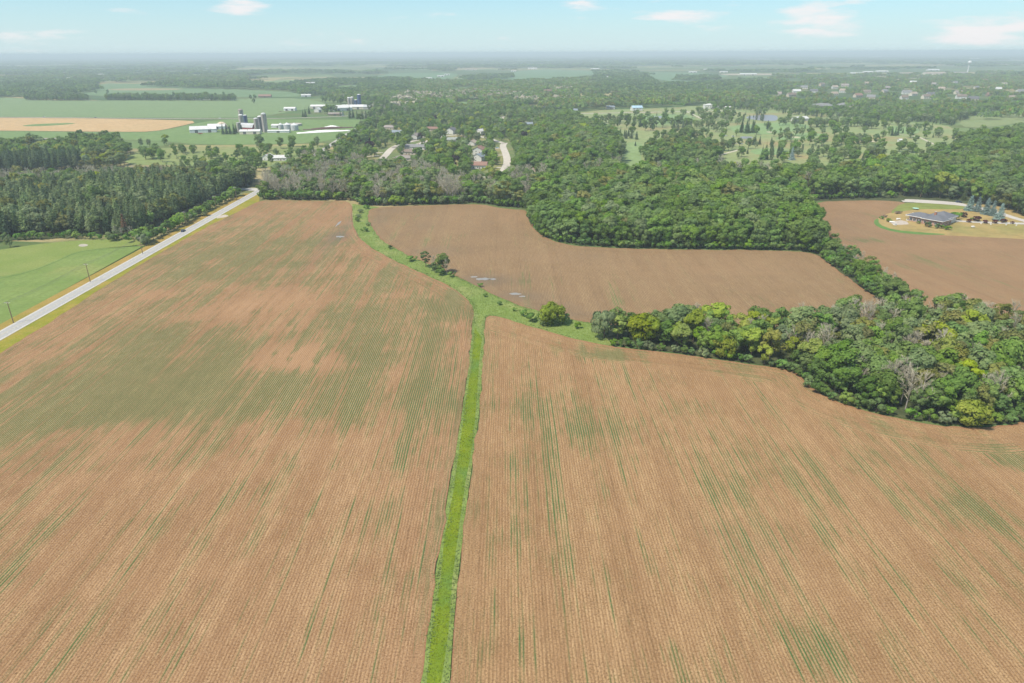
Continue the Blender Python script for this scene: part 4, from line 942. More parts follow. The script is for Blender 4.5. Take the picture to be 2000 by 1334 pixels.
grove_poly = P((1550, 650), (1700, 640), (1800, 628), (2000, 652), (2160, 668), (2180, 770), (2000, 808), (1900, 820), (1840, 818), (1760, 806), (1700, 792), (1645, 772), (1600, 756), (1575, 742), (1556, 722))
wood('grove', None, 6.3, GROVE, 11.5, 16.5, world_poly=grove_poly, seed=2)
edge('row', [(1196, 676), (1290, 686), (1400, 700), (1490, 713), (1545, 723)], 3.6, SHR + [(3, SH, 5)], 2.2, 4.2, .8, seed=1)
edge('grove', [(1545, 724), (1568, 739), (1584, 757), (1604, 771), (1640, 787), (1700, 806), (1760, 818), (1840, 831), (1900, 834), (1960, 830), (2000, 822), (2120, 794)], 3.3, SHR + [(2, SH, 5)], 2.6, 5.0, 1.6, seed=2)
edge('grove', [(1556, 716), (1580, 735), (1600, 752), (1640, 772), (1700, 790), (1760, 804), (1840, 815), (1900, 818), (2000, 806)], 4.5, [BL(3, 0), BL(3, 2), BL(2, 4), BL(2, 6), BL(1, 8)], 6.5, 10, 1.0, seed=3)
edge('grove', [(1560, 652), (1640, 646), (1740, 640), (1800, 628), (1900, 640), (2000, 655), (2100, 664)], 5.0, [(3, BT, 0), (3, BT, 1), (2, BT, 3), BL(1, 8), BL(1, 0)], 11, 15, 1.0, seed=4)
for px, py, h, vi in ((1640, 640, 13, 2), (1655, 636, 14, 4), (1740, 628, 14, 6), (1775, 632, 13, 6), (1850, 640, 15, 7), (1870, 646, 14, 0)): put_px(B, vi, px, py, h, 'grove')
# the hedgerow between the brown field and the slope
edge('hedgerow', [(1588, 493), (1612, 505), (1648, 532), (1690, 562), (1736, 598)], 4.4, [(3, SH, 0), (4, SH, 1), BL(3, 0), BL(3, 2), BL(2, 4)], 5.0, 7.5, 1.5, seed=6)
edge('hedgerow', [(1604, 490), (1636, 510), (1680, 542), (1720, 572), (1760, 596)], 5.2, [BL(4, 0), BL(4, 2), BL(4, 4), BL(1, 6), (1, BT, 2)], 7.5, 10.5, .5, seed=7)
edge('hedgerow', [(1624, 486), (1660, 508), (1700, 536), (1750, 575), (1786, 600)], 6.5, [BL(3, 0), BL(4, 2), (2, BT, 0), (2, BT, 1), BL(2, 8)], 7, 10, 0, seed=8)
rowtree(4, 1745, 590, 11.5, 'large mid green tree at the lower end of the hedgerow', 1.3)
rowtree(2, 1722, 572, 10.5, 'mid green tree beside the large one at the lower end of the hedgerow', 1.1)
# the central wood
cw_edge = [(1034, 409), (1037, 428), (1046, 446), (1068, 464), (1102, 475), (1160, 481), (1270, 485), (1400, 486), (1500, 487), (1560, 489), (1592, 494)]
cw_poly = P((1040, 411), (1043, 428), (1050, 442), (1072, 459), (1104, 470), (1160, 476), (1270, 480), (1400, 481), (1500, 482), (1560, 484), (1588, 487), (1600, 470), (1582, 430), (1562, 398), (1562, 382), (1400, 360), (1200, 356), (1060, 372))
wood('central wood', None, 7.3, GREENW, 14.5, 21.5, world_poly=cw_poly, seed=3)
edge('central wood', cw_edge, 5.4, [BL(6, 0), BL(4, 1), BL(6, 2), BL(5, 4), BL(2, 6), BL(2, 13)], 11, 15.5, 2.0, seed=9)
edge('central wood', cw_edge, 3.8, SHR, 3.2, 5.6, 1.0, seed=10)
wood('central wood', ((1060, 372), (1200, 356), (1400, 360), (1586, 380), (1560, 366), (1480, 352), (1400, 344), (1340, 338), (1262, 340), (1250, 352), (1214, 352), (1206, 336), (1120, 335), (1040, 345)), 7.6, MIXED + [(10, BT, 0), (10, BT, 1), BL(9, 11), BL(8, 12), BL(6, 7)], 13, 20, seed=4)
# belt of bare trees along the top of the fields
belt = P((512, 388), (600, 389), (686, 390), (700, 398), (722, 401), (800, 399), (940, 395), (970, 401), (1028, 406), (1050, 372), (1030, 352), (960, 362), (880, 358), (800, 345), (740, 338), (690, 332), (600, 326), (560, 345), (520, 372))
wood('bare belt', None, 5.6, BARE + [BL(2, 5)], 14, 19, world_poly=belt, seed=5)
wood('bare belt', None, 6.5, [(4, SH, 0), (5, SH, 1), (3, SH, 3)], 14, 22, world_poly=belt, seed=55)
edge('bare belt', [(514, 389), (560, 390), (620, 390), (684, 391)], 4.0, SHR + [BL(3, 0), BL(3, 2), BL(1, 6)], 5.0, 8.5, 2, seed=11)
edge('bare belt', [(700, 400), (722, 402), (800, 400), (870, 398), (940, 396), (970, 402), (1030, 408)], 3.8, SHR + [BL(2, 0), BL(2, 2)], 4.4, 7.0, 2, seed=12)
edge('bare belt', [(980, 404), (1030, 407)], 5, [BL(3, 0), BL(3, 2)], 9, 12, 8, seed=13)
for px, py, h, vi, lab in ((640, 388, 11, 6, 'bright green round tree in front of the bare belt'), (720, 398, 15, 2, 'leafy tree at the top end of the grass strip'), (708, 395, 12, 0, 'dark leafy tree left of the strip end'), (816, 345, 16, 4, 'green tree standing alone among the bare trees')):
    put_px(B, vi, px, py, h, 'bare belt', lab)
# trees and bushes on the strip
for sp, vi, px, py, h, w, lab in ((B, 13, 832, 521, 10, 1.5, 'narrow dark green tree on the grass strip'), (B, 2, 866, 533, 11, 1.1, 'taller leafy green tree on the grass strip'), (BT, 2, 848, 526, 8, .9, 'small leafless tree between the two on the grass strip'), (BT, 0, 872, 536, 9, .9, 'leafless tree behind the taller one on the grass strip'),
                                  (SH, 0, 848, 530, 4.5, 1.2, 'dark shrub under the two trees on the strip'), (SH, 0, 860, 536, 4.0, 1.2, 'dark shrub at the foot of the taller strip tree'), (SH, 1, 882, 541, 3.2, 1.0, 'green shrub below the taller strip tree'), (SH, 1, 804, 510, 3.2, 1.5, 'dark green bush left of the strip trees'), (SH, 0, 762, 486, 2.2, 1.2, 'small dark bush alone on the upper strip'),
                                  (B, 14, 1078, 633, 9.2, 1.1, 'round yellow green tree at the fork of the grass strip'), (SH, 1, 1040, 628, 4.2, 1.1, 'green shrub left of the round yellow green tree'), (SH, 3, 1060, 635, 3.2, 1.3, 'pale grey green shrub in front of the round tree'), (SH, 1, 1100, 630, 4, 1.2, 'green shrub right of the round yellow green tree'), (SH, 1, 1022, 617, 3.2, .9, 'small dark green shrub left of the round tree'),
                                  (SH, 2, 1128, 641, 2.6, .9, 'small bright green shrub between round tree and willow'), (SH, 1, 938, 560, 2.0, 1.2, 'small dark green bush by the broad puddle'), (SH, 0, 948, 579, 1.6, 1.2, 'low dark bush in the middle of the strip'), (SH, 0, 976, 595, 1.6, 1.3, 'low dark bush farther along the strip'), (SH, 1, 1005, 607, 1.5, 1.3, 'low bush before the small shrub on the strip'),
                                  (SH, 0, 697, 432, 2.6, 1.4, 'dark bush in the upper bend of the strip'), (SH, 1, 712, 452, 2.8, 1.6, 'broad green bush below the bend of the strip'), (SH, 3, 704, 415, 2.6, 1.5, 'grey green bush at the top of the strip'), (SH, 1, 715, 408, 3, 1.5, 'green bush where strip and trees meet'), (SH, 3, 700, 424, 2.4, 1.5, 'pale bush in the upper bend of the strip'), (SH, 3, 720, 440, 2.2, 1.4, 'pale bush beside the brown field on the strip')):
    put_px(sp, vi, px, py, h, 'strip', lab, w)
# pine plantation and the woods behind it
pine_poly = P((-140, 486), (0, 462), (60, 462), (130, 457), (220, 462), (262, 458), (300, 442), (345, 424), (400, 398), (450, 378), (486, 364), (498, 352), (430, 346), (300, 358), (100, 374), (0, 380), (-160, 392))
pine_poly = [(min(x, ROAD_X - 15), y) for x, y in pine_poly]
wood('pine plantation', None, 5.5, [(9, PN, 0), (12, PN, 1), (4, PN, 2), (9, PN, 3), BL(3, 8), BL(3, 11), BL(3, 7), BL(2, 2), (2, BT, 0)], 13, 19, world_poly=pine_poly, seed=6)
edge('pine plantation', [(-60, 486), (0, 470), (60, 468), (130, 464), (215, 469), (262, 466), (290, 456)], 4.4, SHR, 3, 6, 1, seed=14)
edge('pine plantation', [(ROAD_X - 12.5, y) for y in range(428, 590, 10)], 4.4, SHR + [(2, PN, 2), BL(1, 0)], 4, 8, 0, True, seed=15)
put_px(PN, 4, 247, 462, 15, 'pine plantation', 'rusty orange dead pine at the plantation edge')
for px, h in ((228, 9), (240, 8), (258, 9)): put_px(BT, 0, px, 467, h, 'pine plantation', {228: 'dead spreading tree left of the rusty pine', 240: 'dead low tree in front of the rusty pine', 258: 'dead leaning tree right of the rusty pine'}[px])
put_px(B, 6, 296, 440, 11, 'pine plantation', 'bright green tree among the dark pines near the pole'); put_px(B, 7, 20, 482, 7, 'pine plantation', 'grey green tree at the left edge before the pines', 1.0)
put_px(SH, 1, 262, 470, 6, 'pine plantation', 'large green bush in front of the dead trees', 1.6); put_px(SH, 3, 224, 468, 6, 'pine plantation', 'pale green bush left of the dead trees', 1.3)
wood('mixed wood', ((-160, 392), (0, 380), (100, 374), (300, 358), (430, 346), (498, 358), (498, 352), (440, 350), (300, 352), (200, 354), (0, 362), (-160, 368)), 6.6, [BL(10, 2), BL(10, 4), BL(8, 7), BL(8, 8), BL(5, 5), (18, BT, 0), (16, BT, 1), (8, PN, 1), BL(6, 0)], 13, 17, seed=7)
wood('conifer stand', ((-160, 342), (0, 336), (90, 332), (160, 330), (165, 318), (80, 318), (0, 321), (-160, 326)), 6, [(10, PN, 2), (6, PN, 0)], 15, 18, seed=8)
wood('farmstead wood', ((-160, 318), (0, 314), (60, 312), (170, 318), (240, 312), (250, 296), (230, 282), (150, 278), (120, 288), (60, 286), (0, 292), (-160, 296)), 8.2, [BL(12, 0), BL(12, 2), BL(12, 4), BL(5, 5), BL(5, 7), BL(4, 8), (3, PN, 2)], 11, 17, .9, seed=9)
wood('farmstead wood', ((160, 332), (240, 326), (250, 312), (170, 316)), 9, [BL(5, 7), BL(6, 8), BL(4, 5), (2, SPR, 0)], 10, 14, .9, seed=10)
for vi, px, py, h in ((0, 163, 286, 22), (1, 150, 290, 19), (1, 172, 288, 19), (2, 60, 280, 14), (5, 325, 281, 13), (0, 322, 284, 10), (2, 255, 300, 14), (4, 285, 311, 15), (7, 276, 286, 11), (7, 292, 286, 10), (7, 355, 298, 11), (2, 410, 306, 13), (0, 425, 304, 11), (2, 508, 290, 18), (7, 506, 293, 9), (2, 549, 290, 14), (4, 573, 287, 15), (2, 571, 291, 12), (7, 620, 287, 14), (0, 362, 300, 8), (7, 380, 297, 9), (8, 465, 302, 9), (7, 480, 300, 9), (2, 595, 302, 11), (0, 610, 306, 13), (4, 585, 310, 12), (2, 565, 318, 12), (0, 530, 322, 12), (4, 505, 328, 12), (7, 480, 322, 10), (2, 455, 330, 12), (5, 545, 334, 9), (0, 590, 326, 11), (4, 625, 312, 13), (2, 640, 300, 12), (7, 430, 326, 12), (5, 400, 328, 11)):
    put_px(B, vi, px, py, h, 'meadow')
wood('meadow', ((330, 322), (420, 332), (500, 338), (560, 330), (640, 316), (632, 288), (560, 292), (480, 296), (430, 300), (380, 296), (300, 292), (270, 302)), 11, [(5, SH, 0), (6, SH, 1), (4, SH, 3), BL(4, 2), BL(3, 4), BL(2, 6), BL(2, 7)], 8, 13, .55, seed=12)
# the suburb
wood('suburb', ((640, 330), (690, 332), (800, 345), (880, 358), (960, 362), (1040, 345), (1120, 328), (1210, 322), (1212, 290), (1200, 268), (1150, 250), (1110, 226), (1060, 214), (980, 212), (900, 214), (840, 222), (760, 232), (720, 242), (690, 262), (650, 290)), 12.2, SUB, 9, 15, .82, seed=13)
wood('suburb', ((1000, 345), (1050, 350), (1120, 330), (1212, 320), (1212, 290), (1200, 268), (1150, 250), (1112, 232), (1060, 250), (1040, 290), (1005, 320)), 7.6, GREENW, 15, 20, .9, seed=14)
for vi, px, py, h, w, lab in ((4, 796, 287, 15, 1.3, 'large round light green tree in the left of the suburb'), (4, 806, 252, 14, 1.3, 'round light green tree at the end of the short street'), (10, 822, 272, 9, 1.1, 'dark purple tree beside the pinkish grey roof'), (10, 826, 240, 9, 1.0, 'dark purple tree behind the round light green one'), (9, 907, 306, 12, 1.0, 'weeping light green tree in the suburb'), (0, 896, 285, 12, 1.1, 'dark green round tree below the grey green roof'), (0, 912, 286, 12, 1.1, 'dark green round tree right of its like below the grey green roof'), (5, 766, 246, 12, 1.0, 'yellow green tree by the top of the left street')):
    put_px(B, vi, px, py, h, 'suburb', lab, w)
# the golf course and the right woods
GOLF = [BL(5, 0), BL(11, 2), BL(12, 4), BL(6, 7), BL(4, 6), (7, SPR, 2), (5, SPR, 3), (3, CED, 0), (1, SPR, 0)]
for px, py, n, sp, vi, h, dx in ((1190, 240, 9, B, 0, 14, 9), (1235, 240, 8, B, 2, 14, 8), (1215, 250, 4, B, 0, 13, 14), (1248, 247, 4, SPR, 2, 12, 5), (1205, 268, 6, SPR, 2, 12, 9), (1235, 272, 3, SPR, 3, 12, 9), (1262, 254, 2, B, 0, 15, 12), (1310, 248, 9, B, 0, 16, 10), (1330, 254, 5, SPR, 3, 14, 9), (1310, 276, 6, B, 0, 16, 11), (1345, 276, 5, B, 1, 18, 10), (1385, 300, 3, B, 8, 17, 12), (1360, 250, 4, B, 7, 12, 9), (1400, 252, 5, B, 0, 13, 9),
                                (1390, 235, 6, B, 2, 14, 9), (1425, 232, 6, B, 0, 14, 9), (1453, 236, 3, CED, 1, 12, 4), (1486, 236, 3, CED, 1, 14, 4), (1462, 260, 5, SPR, 2, 17, 6), (1500, 256, 1, PN, 2, 16, 4), (1536, 268, 2, B, 7, 13, 9), (1555, 264, 2, B, 7, 13, 9), (1520, 276, 1, B, 4, 12, 5), (1410, 292, 4, B, 0, 14, 9), (1440, 288, 4, B, 0, 13, 9), (1472, 282, 2, SPR, 2, 11, 7), (1486, 282, 1, SPR, 2, 11, 7), (1503, 284, 2, SPR, 2, 10, 7),
                                (1494, 310, 2, SPR, 2, 13, 7), (1508, 312, 1, CED, 1, 13, 5), (1522, 310, 3, CED, 0, 13, 6), (1543, 312, 1, SPR, 0, 14, 5), (1560, 308, 4, B, 0, 12, 9), (1585, 300, 3, CED, 1, 11, 7), (1540, 298, 4, B, 4, 13, 10), (1585, 248, 6, B, 9, 14, 11), (1610, 248, 6, B, 7, 14, 11), (1650, 246, 6, B, 9, 14, 11), (1690, 248, 7, B, 4, 14, 10), (1710, 252, 4, B, 2, 14, 9), (1640, 265, 4, B, 0, 13, 10), (1615, 285, 5, B, 2, 14, 11), (1650, 280, 3, B, 4, 14, 10),
                                (1670, 285, 3, B, 4, 13, 10), (1690, 282, 4, B, 0, 14, 10), (1745, 264, 3, SPR, 2, 11, 6), (1766, 260, 3, B, 0, 12, 8), (1790, 254, 2, B, 2, 11, 8), (1760, 244, 4, B, 7, 14, 10), (1565, 225, 3, B, 0, 15, 10), (1530, 245, 3, B, 2, 13, 8), (1800, 230, 4, SPR, 3, 13, 8), (1830, 226, 5, B, 0, 14, 9), (1860, 228, 5, B, 2, 14, 9), (1900, 226, 4, B, 4, 12, 9)):
    X, Y = G(px, py)
    for i in range(n):
        put(sp, vi if random.random() < .75 else (vi if sp != B else random.choice((0, 2, 4, 7))), X + (i - (n - 1) / 2) * dx * .8 + random.uniform(-2, 2), Y + random.uniform(-14, 14) * (n > 1), h * random.uniform(.85, 1.12), 'golf course')
wood('golf course', ((1130, 232), (1400, 215), (1560, 215), (1700, 240), (1860, 250), (1880, 300), (1760, 330), (1640, 340), (1480, 345), (1340, 330), (1262, 320), (1225, 270)), 20, GOLF, 10, 15, .26, seed=15)
wood('golf course', ((1262, 326), (1400, 330), (1408, 300), (1300, 290), (1265, 296)), 8.8, [BL(10, 0), BL(8, 1), BL(10, 2), BL(6, 8), BL(5, 4)], 15, 19, .9, seed=24)
wood('golf course', ((1600, 306), (1700, 296), (1730, 308), (1680, 322), (1610, 322)), 14, [BL(6, 0), BL(8, 2), BL(8, 4), BL(5, 7), BL(4, 9), (2, SPR, 2)], 12, 16, .8, seed=25)
RW_ = [BL(12, 0), BL(9, 1), BL(16, 2), BL(12, 3), BL(14, 4), BL(9, 7), BL(4, 5), BL(6, 8), (5, SPR, 2), (4, SPR, 3), (6, PN, 2), (2, SPR, 0), (3, BT, 1)]
wood('right woods', ((1480, 354), (1560, 368), (1590, 388), (1660, 386), (1720, 384), (1760, 384), (1850, 388), (1900, 396), (1960, 408), (2000, 424), (2120, 440), (2160, 330), (2000, 312), (1900, 322), (1830, 322), (1750, 334), (1660, 346), (1560, 354)), 8.4, RW_, 13, 19, .92, seed=16)
wood('golf course', ((1690, 238), (1720, 212), (1860, 210), (2000, 212), (2150, 214), (2150, 222), (2000, 221), (1930, 218), (1890, 230), (1860, 246), (1800, 238)), 11, GOLF, 11, 15, .85, seed=21)
wood('golf course', ((1500, 214), (1560, 206), (1700, 206), (1720, 216), (1690, 236), (1600, 230), (1530, 222)), 13, GOLF, 10, 14, .7, seed=22)
wood('golf course', ((1380, 208), (1500, 208), (1500, 216), (1380, 214)), 12, GOLF, 11, 15, .75, seed=23)
edge('right woods', [(1592, 391), (1650, 389), (1700, 387), (1755, 387)], 4.5, SHR + [(2, SH, 3), BL(1, 2)], 3, 6, 3, seed=16)
wood('right woods', ((1810, 316), (1900, 322), (2000, 318), (2160, 330), (2160, 272), (2000, 266), (1920, 268), (1880, 282)), 11, [BL(8, 7), BL(10, 0), BL(10, 2), BL(8, 4), BL(3, 9)], 14, 19, .9, seed=17)
for px, py, h, vi, lab in ((1893, 411, 11.5, 0, 'leftmost blue spruce by the driveway'), (1908, 413, 11, 1, 'second blue spruce from the left by the driveway'), (1925, 418, 12, 0, 'tallest blue spruce, middle of the five by the driveway'), (1937, 421, 11, 1, 'narrow blue spruce between the middle and the rightmost one'), (1951, 430, 12, 0, 'rightmost blue spruce, nearest to the white drive')):
    put_px(SPR, vi, px, py, h, 'lot', lab, 1.3)
for px, py, h, vi, lab in ((1867, 429, 5.6, 1, 'round green shrub at the right corner of the brick house'), (1882, 424, 3.2, 4, 'dark red shrub behind the white drive'), (1907, 432, 3.4, 4, 'largest dark red shrub beside the white drive'), (1892, 434, 2.2, 4, 'small dark red shrub at the house end of the drive'), (1924, 436, 2.2, 4, 'small dark red shrub midway along the drive'), (1943, 436, 2.4, 4, 'dark red shrub below the rightmost spruce'), (1960, 435, 2.5, 4, 'dark red shrub near the right end of the drive'), (1977, 437, 1.6, 4, 'tiny dark red shrub at the right end of the drive'),
                            (1813, 443, 3.2, 0, 'round dark bush in front of the brick wall'), (1831, 446, 3.0, 0, 'second round dark bush by the brick corner'), (1842, 446, 2.4, 1, 'green bush right of the two round dark ones'), (1851, 449, 2.6, 2, 'slim light green shrub on the golden lawn'), (1793, 437, 1.8, 1, 'low green shrub at the left of the brick wall'), (1735, 433, 2.2, 2, 'light green shrub by the terrace'), (1721, 428, 2.2, 1, 'slim green shrub at the left tip of the lawn'), (1898, 430, 1.8, 2, 'green shrub beside the largest red one')):
    put_px(SH, vi, px, py, h, 'lot', lab, 1.3)
# rows and single trees on the far farmland
wood('tree row', ((205, 195), (300, 196.5), (460, 197), (460, 193.5), (300, 192.5), (210, 192.5)), 9, [BL(8, 0), BL(8, 2), BL(4, 3), BL(4, 7), (2, SPR, 2)], 11, 17, .9, seed=18)
wood('tree row', ((50, 196), (120, 197), (172, 196), (172, 192), (50, 193)), 9, [BL(8, 0), BL(5, 2)], 10, 14, .9, seed=19)
for vi, px, py, h, lab in ((0, 188, 184, 12, 'leftmost small tree on the light green field'), (0, 211, 184, 14, 'second small tree on the light green field'), (2, 232, 186, 9, 'third tiny tree on the light green field'), (0, 242, 186, 8, 'rightmost tiny tree on the light green field'), (0, 496, 203, 13, 'single tree standing in the wide green field'), (13, 340, 192, 19, 'tall poplar in the far tree row'), (13, 438, 192, 19, 'tall poplar at the right end of the far tree row'), (13, 286, 192, 19, 'tall poplar left in the far tree row')):
    put_px(B, vi, px, py, h, 'far fields', lab)
for vi, px, py, h in ((2, 436, 262, 14), (2, 443, 262, 14), (2, 450, 262, 13), (2, 458, 262, 15), (2, 462, 260, 12), (2, 466, 256, 11), (2, 473, 258, 11), (2, 484, 262, 7), (2, 597, 228, 14), (2, 604, 222, 14), (2, 592, 228, 11), (2, 684, 231, 20), (2, 690, 230, 15), (2, 698, 232, 14), (2, 708, 232, 15), (2, 715, 231, 14), (2, 665, 226, 11), (0, 670, 226, 11)): put_px(SPR, vi, px, py, h, 'farm')
for vi, px, py, h in ((2, 640, 224, 20), (4, 648, 224, 19), (0, 655, 222, 18), (2, 634, 222, 15), (0, 726, 228, 15), (4, 740, 226, 15), (2, 752, 226, 14), (0, 490, 195, 13), (2, 498, 194, 12), (2, 382, 258, 6), (4, 500, 259, 6)): put_px(B, vi, px, py, h, 'farm')
wood('farm wood', ((620, 200), (720, 196), (800, 205), (850, 222), (760, 234), (720, 238), (700, 236), (740, 220), (690, 205)), 12, [BL(10, 0), BL(10, 2), BL(8, 4), (6, BT, 0), (4, SPR, 2)], 11, 17, .55, seed=20)

# ------------------------------------------------------------------ build: the largest 290 of a kind singly, the rest as woods
GROUPS = {B: 'leafy trees of the woods, rows and gardens', PN: 'pines of the plantation and stands', SPR: 'spruces of the gardens, farm and golf course', CED: 'narrow cedars of the golf course', SH: 'shrubs along field edges, strip and gardens', BT: 'leafless trees of the belt, grove and rows'}
PLACE = {'row': 'in the tree row', 'grove': 'in the lower right grove', 'hedgerow': 'in the hedgerow', 'central wood': 'in the central wood', 'bare belt': 'in the bare belt', 'strip': 'on the grass strip', 'pine plantation': 'in the roadside plantation', 'mixed wood': 'behind the plantation', 'conifer stand': 'in the dark far left stand',
         'farmstead wood': 'around the far left farmstead', 'meadow': 'on the bright meadow', 'suburb': 'in the suburb', 'golf course': 'on the golf course', 'right woods': 'behind the brick house', 'lot': 'by the brick house', 'tree row': 'in the far hedge row', 'far fields': 'on the far green fields', 'farm': 'beside the farms', 'farm wood': 'behind the blue silos'}
NTH = ['first', 'second', 'third', 'fourth', 'fifth', 'sixth', 'seventh', 'eighth', 'ninth', 'tenth']
def nth(i):
    if i < 10: return NTH[i]
    n = i + 1; return f"{n}{'th' if 10 < n % 100 < 14 else {1: 'st', 2: 'nd', 3: 'rd'}.get(n % 10, 'th')}"

def build_trees():
    pos = np.array([(t['x'], t['y'], 0) for t in TREES]); hgt = np.array([SPEC[t['sp']][t['vi']]['h'] * t['s'] for t in TREES])
    px, py, dep = project(pos); tx, ty, _ = project(pos + np.stack([hgt * 0, hgt * 0, hgt], 1))
    seen = (tx > -25) & (tx < 2025) & (ty < 1334) & (dep > 0); size = hgt / dep
    rest = {}; solo = []
    for sp in SPEC:
        idx = [i for i, t in enumerate(TREES) if t['sp'] == sp]
        idx.sort(key=lambda i: (-int(bool(TREES[i]['keep'] and seen[i])), -float(seen[i]) * size[i], -size[i]))
        used = set(idx[:288 if len(idx) > 300 else len(idx)])
        used = {i for i in used if seen[i]}
        for vi in range(len(SPEC[sp])):        # at least one of each variant stands singly
            have = [i for i in idx if TREES[i]['vi'] == vi]
            if have and not any(i in used for i in have): used.add(have[0])
        solo += sorted(used); rest[sp] = [i for i in idx if i not in used]
    # labels: kind and colour, then row (counted from the drone's side) and place in it
    lab = {}
    by = {}
    for i in solo:
        t = TREES[i]
        if t['label']: lab[i] = t['label']; continue
        by.setdefault((t['sp'], t['zone'], SPEC[t['sp']][t['vi']]['word']), []).append(i)
    for (sp, zone, word), ids in by.items():
        ids.sort(key=lambda i: -py[i]); n = len(ids); nr = max(1, round(n / 9)) if n > 11 else 1
        for r in range(nr):
            part = sorted(ids[r * n // nr:(r + 1) * n // nr], key=lambda i: px[i])
            for k, i in enumerate(part):
                w = f'{word} {NOUN[sp]}'
                if n == 1: lab[i] = f'only {w} {PLACE[zone]}'
                elif nr == 1: lab[i] = f'{w} {PLACE[zone]}, {nth(k)} of its colour from the left' if len(part) > 1 else f'{w} {PLACE[zone]}'
                else: lab[i] = f'{w}, {nth(k)} from left in {"front" if r == 0 else nth(r)} row {PLACE[zone]}'
    first = {}
    for i in solo:
        t = TREES[i]; d = SPEC[t['sp']][t['vi']]
        o = link(t['sp'], None, None, (t['x'], t['y'], 0), t['rz'], (t['w'], t['w'], t['s']))
        o.empty_display_size = .1
        tag(o, lab[i], {B: 'tree', PN: 'tree', SPR: 'tree', CED: 'tree', SH: 'shrub', BT: 'tree'}[t['sp']], GROUPS[t['sp']])
        c = link(CROWN_NAME.get(t['sp'], 'crown'), d['crown'], o); k = link('stems' if t['sp'] == SH else 'trunk', d['trunk'], o)
        first.setdefault((t['sp'], t['vi']), (c, k))
    return solo, rest, first

def scatter(name, label, items, pairs):
    """one object: points that carry trees by geometry nodes. items: (x, y, z, variant, width, height, turn); pairs: crown and trunk object of each variant"""
    me = bpy.data.meshes.new(name); a = np.array(items, float)
    me.vertices.add(len(a)); me.vertices.foreach_set('co', a[:, :3].astype(np.float32).ravel())
    for nm, typ, val in (('vi', 'INT', a[:, 3].astype(np.int32)), ('rz', 'FLOAT', a[:, 6].astype(np.float32))):
        me.attributes.new(nm, typ, 'POINT').data.foreach_set('value', val)
    me.attributes.new('sc', 'FLOAT_VECTOR', 'POINT').data.foreach_set('vector', np.stack([a[:, 4], a[:, 4], a[:, 5]], 1).astype(np.float32).ravel())
    o = tag(link(name, me), label, None, None, 'stuff')
    ng = bpy.data.node_groups.new(name, 'GeometryNodeTree'); N, L = ng.nodes, ng.links
    ng.interface.new_socket('Geometry', in_out='INPUT', socket_type='NodeSocketGeometry'); ng.interface.new_socket('Geometry', in_out='OUTPUT', socket_type='NodeSocketGeometry')
    gi, go = N.new('NodeGroupInput'), N.new('NodeGroupOutput'); join = N.new('GeometryNodeJoinGeometry')
    def named(nm, typ):
        q = N.new('GeometryNodeInputNamedAttribute'); q.data_type = typ; q.inputs['Name'].default_value = nm; return q.outputs['Attribute']
    vi, sc, rz = named('vi', 'INT'), named('sc', 'FLOAT_VECTOR'), named('rz', 'FLOAT')
    cx = N.new('ShaderNodeCombineXYZ'); L.new(rz, cx.inputs[2]); er = N.new('FunctionNodeEulerToRotation'); L.new(cx.outputs[0], er.inputs[0])
    m2p = N.new('GeometryNodeMeshToPoints'); L.new(gi.outputs[0], m2p.inputs[0])
    for k in sorted(set(a[:, 3].astype(int))):
        jn = N.new('GeometryNodeJoinGeometry')
        for ob in pairs[k]:
            if ob is None: continue
            oi = N.new('GeometryNodeObjectInfo'); oi.transform_space = 'ORIGINAL'; oi.inputs['Object'].default_value = ob; oi.inputs['As Instance'].default_value = False
            L.new(oi.outputs['Geometry'], jn.inputs[0])
        g2 = N.new('GeometryNodeGeometryToInstance'); L.new(jn.outputs[0], g2.inputs[0])
        cmp_ = N.new('FunctionNodeCompare'); cmp_.data_type = 'INT'; cmp_.operation = 'EQUAL'
        L.new(vi, [s for s in cmp_.inputs if s.identifier == 'A_INT'][0]); [s for s in cmp_.inputs if s.identifier == 'B_INT'][0].default_value = int(k)
        iop = N.new('GeometryNodeInstanceOnPoints'); L.new(m2p.outputs[0], iop.inputs['Points']); L.new(cmp_.outputs[0], iop.inputs['Selection']); L.new(g2.outputs[0], iop.inputs['Instance']); L.new(er.outputs[0], iop.inputs['Rotation']); L.new(sc, iop.inputs['Scale'])
        L.new(iop.outputs[0], join.inputs[0])
    L.new(join.outputs[0], go.inputs[0])
    md = o.modifiers.new('scatter', 'NODES'); md.node_group = ng
    return o

SOLO, REST, FIRST = build_trees()
for sp, nm, lb in ((B, 'broadleaf_woodland', 'leafy woodland of the woods, suburb and golf course beyond the nearest trees'), (PN, 'pine_woodland', 'dark pines deeper in the plantation'), (BT, 'bare_woodland', 'leafless grey trees deeper in the woods'), (SH, 'undergrowth', 'low bushes along far wood edges'), (SPR, 'conifer_woodland', 'conifers among the farther trees'), (CED, 'cedar_woodland', 'narrow cedars farther off')):
    if REST[sp]:
        scatter(nm, lb, [(TREES[i]['x'], TREES[i]['y'], 0, TREES[i]['vi'], TREES[i]['w'], TREES[i]['s'], TREES[i]['rz']) for i in REST[sp]], {k: FIRST[(sp, k)] for k in range(len(SPEC[sp])) if (sp, k) in FIRST})
print('trees', len(TREES), 'single', len(SOLO), {s: len(r) for s, r in REST.items()})

